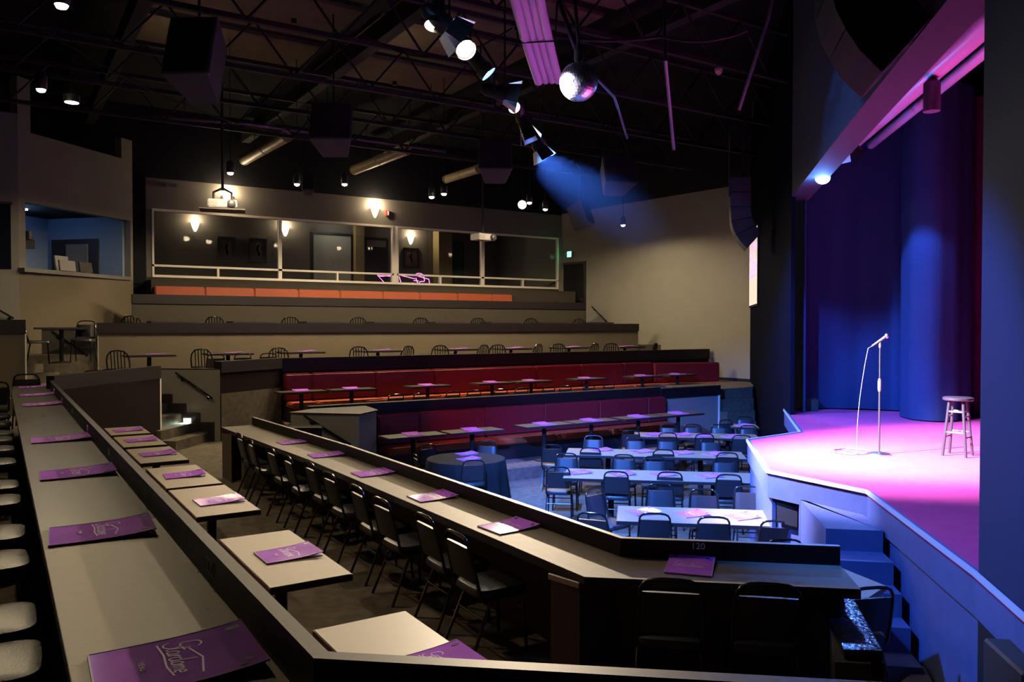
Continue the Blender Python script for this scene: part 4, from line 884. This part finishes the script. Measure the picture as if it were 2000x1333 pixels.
monitor(1.75,0.32,0.5,0.26,'grey monitor back on the booth sill, left one'); monitor(2.35,0.32,0.42,0.26,'tilted dark monitor on the booth sill, right one',EDGE); monitor(2.15,0.85,0.42,0.42,'pale monitor standing behind the others in the booth',PROJW)
cmr = thing('video_camera','dark video camera on a stand at the left of the booth window','camera',(*IB(0.62,0.5),z_sill+0.05)); B().lathe([(0.02,0),(0.02,0.55)],8).done('stand', CHROME, cmr); B().box(-0.28,0.22,-0.1,0.1,0.55,0.75).done('body', FIXBLACK, cmr); B().lathe([(0.08,0),(0.08,0.2)],12,(0.1,-0.1,0.75)).done('viewfinder', FIXBLACK, cmr, True)
# wall left of the booth
lw = struct(B().box(-6.0,0.43,21.3,21.5,FD-0.5,z_top+0.35).done('wall_booth_side',GREYWALL),'pale grey wall at the left edge beside the booth','wall')
d0, d1 = aty(-60,394,21.3), aty(22,526,21.3)
wn = thing('window_5','dark window in the pale wall at the left edge','window'); wn['kind'] = 'structure'
B().box(d0.x,d1.x,21.27,21.30,d1.z,d0.z).done('pane', mat('dark glass',(0.003,0.0035,0.012),0.6,spec=0.05), wn); B().box(d0.x,d1.x+0.04,21.25,21.30,d0.z,d0.z+0.05).done('head', EDGE, wn)
h0, h1 = aty(-30,590,21.3), aty(26,622,21.3); handrail('handrail',h0,h1,(0,-1),'black handrail cut by the left edge beside the booth')
# ------------------------------------------------------------------ stage lighting bar
brp = thing('lighting_bar','black pipe carrying the row of spotlights','pipe'); a = atz(840,5,6.28); b2 = atz(1068,283,6.28)
B().tube([a-(b2-a)*0.5,b2],0.03,8).done('pipe', STEELBLACK, brp, True)
for t in (0.1,0.5,0.9): q = a.lerp(b2,t); B().tube([q,(q.x,q.y,9.4)],0.012,6).done('hanger', STEELBLACK, brp)
def spotlight(loc, target, lens, label, energy, col, ang, doors=True, body=FIXBLACK, size=0.08, blend=0.4, L=0.34, rad=0.10, hang=True):
    t = thing('stage_spotlight',label,'light',loc,0,'stage spotlights'); d = (Vector(target)-Vector(loc)).normalized()
    t.rotation_mode = 'QUATERNION'; t.rotation_quaternion = d.to_track_quat('-Z','Y')
    B().lathe([(rad*0.5,L*0.75),(rad*0.8,L*0.6),(rad*0.85,L*0.1),(rad,0.06),(rad,-0.04)],18,cap=False).done('body', body, t, True)
    B().lathe([(rad*0.5,L*0.75),(rad*0.1,L*0.8)],18).done('back_cap', body, t, True)
    B().lathe([(0.01,-0.012),(rad*0.9,0.0),(rad*0.9,0.01)],18).done('lens', lens, t, True)
    if doors:
        for k in range(4):
            M = Matrix.Rotation(R(90*k),4,'Z'); B().hexa([(-rad,rad,-0.04),(rad,rad,-0.04),(rad,rad+0.006,-0.04),(-rad,rad+0.006,-0.04),(-rad*1.2,rad*1.75,-0.22),(rad*1.2,rad*1.75,-0.22),(rad*1.2,rad*1.75+0.006,-0.22),(-rad*1.2,rad*1.75+0.006,-0.22)]).xf(M).done('barn_door', mat('lit barn door',(0.5,0.5,0.52),0.5) if k in (0,2) else body, t)  # two flaps paler: the lamp's glow is put into their colour
    inv = t.rotation_quaternion.inverted(); upv = inv@Vector((0,0,1))
    B().tube([(rad*1.08,0,0.1),upv*0.20+Vector((rad*0.8,0,0.1)),upv*0.22+Vector((0,0,0.1)),upv*0.20+Vector((-rad*0.8,0,0.1)),(-rad*1.08,0,0.1)],0.012,6).done('yoke', body, t)
    if energy: lamp('SPOT','spot_lamp',t,(0,0,-0.06),energy,col,size,ang,blend)
    return t
P = lambda u,v,z=6: tuple(atz(u,v,z))
STC = (9.9,5.9,SZ)
spotlight(P(868,48),(10.3,5.7,SZ),LLENS,'stage spotlight with open barn doors at the upper end of the bar',26000,(0.86,0.76,1.0),36,blend=0.95)
spotlight(P(908,95),(4.0,3.0,2.0),WLENS,'brightest white spotlight on the bar, facing the viewpoint',40,(1,0.85,0.65),60,False,size=0.06,rad=0.11)
spotlight(P(950,140),(8.4,5.9,SZ),BLENS,'long square-bodied spotlight on the bar, lit blue',10500,(0.58,0.54,1.0),40,False,SPKGREY,L=0.6,blend=0.9)
spotlight(P(980,182),(9.2,6.5,5.0),BLENS,'spotlight with wide barn doors midway along the bar',260,BLUE,44)
spotlight(P(1003,208),(4.0,3.5,2.0),WLENS,'small round white spotlight below the middle of the bar',30,(1,0.85,0.65),60,False,rad=0.08)
spotlight(P(1026,247),(8.6,8.6,0.5),WLENS,'white spotlight with a raised flap near the far end of the bar',800,(0.14,0.28,1.0),85,rad=0.09)
spotlight(P(1052,288),(10.5,10.0,0.6),BLENS,'farthest spotlight on the bar, throwing a blue beam',2600,(0.06,0.22,1.0),95)
spotlight(P(848,45),(2.2,6.0,1.2),WLENS,'warm spotlight at the top end of the bar, facing left',80,(1,0.75,0.5),70,False,rad=0.09)
spotlight(P(1030,268),(5.0,9.0,0.7),WLENS,'low warm spotlight under the far end of the bar',40,(1,0.8,0.55),70,False,rad=0.07)
spotlight(P(1018,232,6.12),(10.5,14.6,1.0),LLENS,'dim magenta spotlight hidden behind the bar',600,(1.0,0.12,0.42),50,False,rad=0.08)
spotlight((2.55,5.85,6.0),(9.2,9.6,0.6),BLENS,'blue spotlight on the bar just above the top edge of the view',6500,(0.05,0.20,1.0),54)
spotlight((1.95,5.25,6.0),(5.95,3.25,1.9),BLENS,'outermost blue spotlight on the bar above the view',1900,(0.055,0.21,1.0),40,blend=0.6)
bf = atz(1607,345,5.5)
spotlight((bf.x,bf.y,bf.z),(6.6,5.2,1.0),mat('glaring blue lens',(0.7,0.8,1),0.5,emit=(0.30,0.45,1.0),es=160),'glaring blue stage spotlight hanging just inside the header',420,BLUE,80,False,rad=0.12,size=0.08)
lamp('POINT','spill_fill',None,(bf.x-0.12,bf.y-0.05,bf.z-0.22),30,BLUE,0.06)  # added blue fill without its own fixture, brightens header and wall edge
spotlight((bf.x+0.15,bf.y-0.35,bf.z+0.45),(13.45,7.7,2.3),BLENS,'dark second spotlight above the glaring blue one',700,BLUE,62,True)
# ------------------------------------------------------------------ mirror ball
mb = thing('mirror_ball','mirror ball hanging from a chain over the pit','mirror ball',atz(1130,160,5.6))
rr = 0.20*1.0; b = B(); nlat = 20
for i in range(nlat):
    t0 = math.pi*(i/nlat-0.5); t1 = math.pi*((i+1)/nlat-0.5); tm = (t0+t1)/2; nl = max(4,int(2*nlat*math.cos(tm)))
    for j in range(nl):
        p0 = 2*math.pi*j/nl+0.01; p1 = 2*math.pi*(j+1)/nl-0.01
        jx = random.uniform(-0.012,0.012); jz = random.uniform(-0.012,0.012)
        b.face([(rr*math.cos(t+jz)*math.cos(p+jx)*1.0,rr*math.cos(t+jz)*math.sin(p+jx),rr*math.sin(t+jz)) for t,p in ((t0,p0),(t0,p1),(t1,p1),(t1,p0))])
mt_ = b.done('mirror_tiles', MIRROR, mb); mt_['kind'] = 'stuff'
B().lathe([(0.02,-rr*0.96)]+[(rr*0.96*math.cos(R(a)),rr*0.96*math.sin(R(a))) for a in range(-80,81,20)]+[(0.02,rr*0.96)],20).done('core', STEELBLACK, mb, True)
B().lathe([(0.03,rr),(0.05,rr+0.03),(0.045,rr+0.16),(0.02,rr+0.20)],12).done('motor', STEELBLACK, mb, True); B().tube([(0,0,rr+0.2),(-0.25,0.15,9.4-5.6)],0.018,6).done('hanger', STEELBLACK, mb)
# ------------------------------------------------------------------ fluted white duct, pipes, cables
fd = thing('fluted_duct','long pale lilac lit bundle of tubes hanging beside the mirror ball','duct')
a, b2 = atz(1015,-60,6.9), atz(1070,158,6.5); side = (b2-a).cross(Vector((0,0,1))).normalized()
for k,(o,r) in enumerate(((-0.13,0.065),(-0.03,0.05),(0.06,0.05),(0.15,0.06))):
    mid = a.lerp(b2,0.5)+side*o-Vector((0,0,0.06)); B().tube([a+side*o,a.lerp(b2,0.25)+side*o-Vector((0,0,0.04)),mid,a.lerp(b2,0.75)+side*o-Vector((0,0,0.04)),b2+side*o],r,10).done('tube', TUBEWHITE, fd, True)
for t in (0.5,): q = a.lerp(b2,t)-Vector((0,0,0.05)); B().tube([q-side*0.25+Vector((0,0,0.4)),q-side*0.22-Vector((0,0,0.07)),q+side*0.24-Vector((0,0,0.07)),q+side*0.27+Vector((0,0,0.4))],0.012,6).done('strap', STEELBLACK, fd)
PIPEGREY = mat('grey conduit',(0.10,0.10,0.12),0.4,metal=0.4)
def pipe(pts, r, label, m=PIPEGREY, name='pipe', cat='pipe'): return tag(B().tube(pts,r,8).done(name,m,None,True),label,cat)
pipe([atz(1296,-40,8.6),atz(1300,120,6.9),atz(1316,292,5.9)],0.028,'long thin vertical pipe right of the mirror ball')
pipe([atz(1515,-40,8.4),atz(1500,40,7.8),atz(1443,215,6.6)],0.03,'slanting pipe beside the header')
pipe([atz(1085,-20,7.4),atz(1105,40,6.8),atz(1125,95,6.1)],0.03,'slanting blue lit pipe above the mirror ball')
pipe([atz(1125,110,6.3),atz(1200,190,6.0),atz(1225,270,5.9)],0.018,'dark slanting rod below the mirror ball')
def hang(p, q, sag, r, label): 
    pts = [p.lerp(q,t/12)-Vector((0,0,sag*4*(t/12)*(1-t/12))) for t in range(13)]; return pipe(pts,r,label,STEELBLACK,'hanging_cable','cable')
hang(atz(1005,55,6.9),atz(1290,72,6.9),0.10,0.022,'bundle of dark cables strung past the mirror ball')
hang(atz(1290,72,6.9),atz(1460,60,6.9),0.10,0.016,'dark cable strung across the right part of the ceiling')
hang(atz(70,50,7.5),atz(560,260,7.5),0.3,0.014,'long thin cable crossing the dark ceiling at the left')
hang(atz(720,70,7.5),atz(1000,55,6.9),0.35,0.012,'thin cable reaching the pale tube bundle')
cb = thing('cable','grey cable dropping to the small line array','cable'); q = Vector((13.7,12.6,0)); B().tube([(13.8,12.55,5.95),(13.8,12.55,7.4),(14.6,12.6,7.7),(14.6,12.6,8.2)],0.02,6).done('sheath', PIPEGREY, cb, True)
# ------------------------------------------------------------------ roof joists, beams, insulation
for i, y in enumerate((10.2,12.6,15.0,17.4,19.8)):
    j = thing('roof_joist','open web steel roof joist, %s from the viewer' % ORD[i],'joist',(0,0,0),0,'roof joists')
    for z in (7.75,8.65): B().box(-7,17.5,y-0.04,y+0.04,z-0.04,z+0.04).done('chord', STEELBLACK, j)
    b = B(); x = -6.5; k = 0
    while x < 17: b.tube([(x,y,7.75 if k % 2 else 8.65),(x+0.75,y,8.65 if k % 2 else 7.75)],0.022,5); x += 0.75; k += 1
    b.done('web', STEELBLACK, j)
for i, x in enumerate((2.2,6.4,10.6)):
    tag(B().box(x-0.12,x+0.12,4,25,8.62,9.0).done('roof_beam',STEELBLACK),'black roof beam running away, %s from the left' % ORD[i],'beam','roof beams')
for i,(y0,y1) in enumerate(((10.4,12.4),(12.8,14.8),(15.2,17.2),(17.6,19.6))):
    for x0,x1 in ((2.4,6.2),(6.6,10.4)):
        B().box(x0,x1,y0,y1,9.32,9.40).done('insulation_panel', INSUL, ceil)
# added fill lights in the roof space, aimed up at the deck
for i,(x,y) in enumerate(((4.3,13.6),(7.2,15.9),(3.2,17.6))):
    t = thing('roof_fill_light','small added fill light above the joists, %s from the viewer' % ORD[i],'light',(x,y,8.2),0,'roof fill lights'); B().lathe([(0.05,0),(0.05,0.08)],10).done('body', FIXBLACK, t); lamp('SPOT','fill_lamp',t,(0,0,0.12),6,WARM,0.08,160,0.8,Quaternion((0,1,0,0)))
def duct(p, q, r, label, m):
    t = thing('round_duct',label,'duct'); p = Vector(p); q = Vector(q); B().tube([p,q],r,16).done('shell',m,t,True)
    for k in (0.25,0.75): c = p.lerp(q,k); B().tube([c,(c.x,c.y,9.4)],0.01,6).done('hanger',STEELBLACK,t)
    for k in (0.0,0.5,1.0): c = p.lerp(q,k); d = (q-p).normalized()*0.02; B().tube([c-d,c+d],r*1.06,16).done('band',m,t,True)
DUCTTAN = mat('tan round duct',(0.30,0.24,0.15),0.5)
duct(aty(478,312,24.3),aty(560,266,21.5),0.16,'short tan round duct slanting over the left glazed bay',DUCTTAN)
duct(aty(692,332,24.3),aty(795,293,21.5),0.15,'short tan round duct slanting over the middle glazed bay',DUCTTAN)
duct(aty(872,350,24.3),aty(935,330,22),0.14,'short dim tan duct over the right glazed bays',DUCTTAN)
lp = thing('pipe','long shiny pipe running across below the joists','pipe')
B().tube([aty(300,228,20),aty(480,242,20),aty(700,272,20),aty(870,296,20)],0.045,8).done('tube', PIPEGREY, lp, True)
for u,v in ((360,233),(640,264),(800,286)): q = aty(u,v,20); B().tube([q,(q.x,q.y,9.4)],0.01,6).done('hanger', STEELBLACK, lp)
def box_speaker(p, rz, label, sx=0.34, sy=0.36, sz=0.62, m=SPKGREY, tilt=20):
    t = thing('ceiling_speaker',label,'speaker',p,rz,'hanging ceiling speakers'); M = Matrix.Rotation(R(-tilt),4,'X')
    B().prism([(-sx,-sy),(sx,-sy),(sx*0.6,sy),(-sx*0.6,sy)],-sz,sz).bevel(0.02,1).xf(M).done('cabinet', m, t); B().box(-sx*0.9,sx*0.9,-sy-0.012,-sy,-sz*0.92,sz*0.92).xf(M).done('grille', GRILLE, t)
    B().tube([(0,0,sz*0.9),(0,0,9.4-p[2])],0.02,6).done('hanger', STEELBLACK, t)
box_speaker(atz(390,120,7.0),R(-35),'dark hanging speaker at the upper left near the joists',0.36,0.38,0.5)
box_speaker(atz(652,255,7.0),R(-30),'purple lit hanging speaker over the middle left',0.42,0.35,0.42)
box_speaker(atz(967,315,7.0),R(-30),'dim purple hanging speaker over the third glazed bay',0.4,0.35,0.42)
box_speaker(atz(1203,345,6.7),R(-20),'dim hanging speaker under the blue beam',0.42,0.35,0.36)
box_speaker(atz(1133,422,6.7),R(30),'dark speaker in front of the corner of the grey wall',0.32,0.3,0.40)
box_speaker(aty(602,362,23),R(-20),'small speaker beside the pair of downlights',0.18,0.16,0.25)
# projectors
def projector(p, rz, label, shelf):
    t = thing('projector',label,'projector',p,rz,'hanging projectors')
    B().box(-0.32,0.32,-0.22,0.22,0.03,0.22).bevel(0.02,2).done('case', PROJW, t); B().lathe([(0.09,0),(0.09,0.10),(0.07,0.11)],16).xf(Matrix.Translation((0.2,-0.21,0.12))@Matrix.Rotation(R(90),4,'X')).done('lens', FIXBLACK, t, True)
    B().box(-0.30,-0.1,-0.224,-0.22,0.06,0.18).done('vent', SCRGREY, t)
    if shelf:
        B().box(-0.5,0.5,-0.32,0.32,-0.03,0.0).done('shelf', EDGE, t)
        for x in (-0.2,0.2): B().tube([(x,0.0,0.0),(x,0,0.40),(0,0,0.5)],0.03,6).done('bracket', EDGE, t)
    B().tube([(0,0,0.22 if not shelf else 0.45),(0,0,9.4-p[2])],0.03,8).done('pole', STEELBLACK, t)
p = aty(435,410,19.5); projector((p.x,p.y,p.z),R(-15),'large pale projector on a black hanging shelf at the left',True)
p = aty(943,472,21.0); projector((p.x,p.y,p.z),R(10),'smaller pale projector hanging on a long pole before the windows',False)
sd = thing('smoke_detector','small pinkish smoke detector on the dark ceiling at the right','detector',atz(1404,138,8.0)); B().lathe([(0.03,-0.08),(0.06,-0.05),(0.08,0.0),(0.08,0.04)],14).done('housing', mat('pink lit detector',(0.5,0.3,0.28),0.5), sd, True); B().tube([(0,0,0.04),(0,0,1.4)],0.01,6).done('stem', STEELBLACK, sd)
# pink lit ducts and cans above the stage, behind the header
for i,(p,q,r) in enumerate(((atz(1675,268,6.35),atz(1880,85,6.35),0.15),(atz(1720,268,6.55),atz(1900,120,6.55),0.08))):
    d_ = thing('stage_duct',('thicker','thinner')[i]+' magenta lit duct above the stage opening','duct',(0,0,0),0,'ducts above the stage')
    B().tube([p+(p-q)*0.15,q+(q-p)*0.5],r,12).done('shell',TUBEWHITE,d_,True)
    for k in (0.2,0.8): c = p.lerp(q,k); B().tube([c,(c.x,c.y,9.4)],0.01,6).done('hanger',STEELBLACK,d_)
p = atz(1820,187,5.98); cn = thing('can_light','dark cylindrical can light above the stage','light',p); B().lathe([(0.10,-0.2),(0.10,0.16),(0.04,0.22)],18).done('can', mat('plum lit can',(0.12,0.08,0.14),0.5), cn, True); B().tube([(0,0,0.2),(0,0,9.4-p.z)],0.012,6).done('stem', STEELBLACK, cn)
lamp('SPOT','stage_uplight',cn,(0.5,-0.5,-0.9),16,(1.0,0.12,0.6),0.1,110,0.6,Vector((-0.25,0.1,1)).to_track_quat('-Z','Y'))
p = atz(1782,142,6.2); pz = thing('round_reflector','small pale round reflector plate above the stage','reflector',p); B().lathe([(0.11,0),(0.11,0.012)],20).done('plate', TUBEWHITE, pz); B().tube([(0,0,0.01),(0,0,9.4-p.z)],0.008,6).done('stem', STEELBLACK, pz)
# black equipment box at the lower right corner
eb = thing('equipment_case','black equipment case at the lower right corner','case')
B().prism([(4.94,2.50),(4.60,2.12),(5.1,1.75),(5.45,2.05)],0.33,1.20).bevel(0.015,1).done('body', GRILLE, eb)
B().tube([(5.44,2.70,1.22),(5.36,2.66,1.05),(5.40,2.62,0.92),(5.33,2.60,0.85)],0.008,6).done('cord_tie', mat('white cord',(0.6,0.6,0.65),0.6), eb)
# ------------------------------------------------------------------ thin stage haze around the blue beam at the end of the bar
def haze_mat():
    m = bpy.data.materials.new('stage haze'); m.use_nodes = True; nt = m.node_tree; nt.nodes.remove(nt.nodes['Principled BSDF'])
    tc = nt.nodes.new('ShaderNodeTexCoord'); g = nt.nodes.new('ShaderNodeTexGradient'); g.gradient_type = 'SPHERICAL'
    nt.links.new(tc.outputs['Object'], g.inputs['Vector'])
    mu = nt.nodes.new('ShaderNodeMath'); mu.operation = 'MULTIPLY'; mu.inputs[1].default_value = 0.022; nt.links.new(g.outputs['Fac'], mu.inputs[0])
    v = nt.nodes.new('ShaderNodeVolumeScatter'); v.inputs['Color'].default_value = (0.8,0.85,1,1); v.inputs['Anisotropy'].default_value = 0.3
    nt.links.new(mu.outputs[0], v.inputs['Density'])
    nt.links.new(v.outputs[0], nt.nodes['Material Output'].inputs['Volume']); m.cycles.volume_step_rate = 6.0; return m
hp = atz(1052,288,6); hdv = (Vector((10.6,9.0,3.2))-hp).normalized()
hz = B().lathe([(0.02,-0.999)]+[(math.cos(R(a)),math.sin(R(a))) for a in range(-75,76,15)]+[(0.02,0.999)],20).done('stage_haze', haze_mat(), None, True)
hz.location = hp+hdv*1.35; hz.scale = (0.6,0.6,1.6); hz.rotation_mode = 'QUATERNION'; hz.rotation_quaternion = hdv.to_track_quat('Z','Y')
hz['kind'] = 'stuff'; hz['label'] = 'thin blue lit haze below the far end of the lighting bar'; hz['category'] = 'haze'
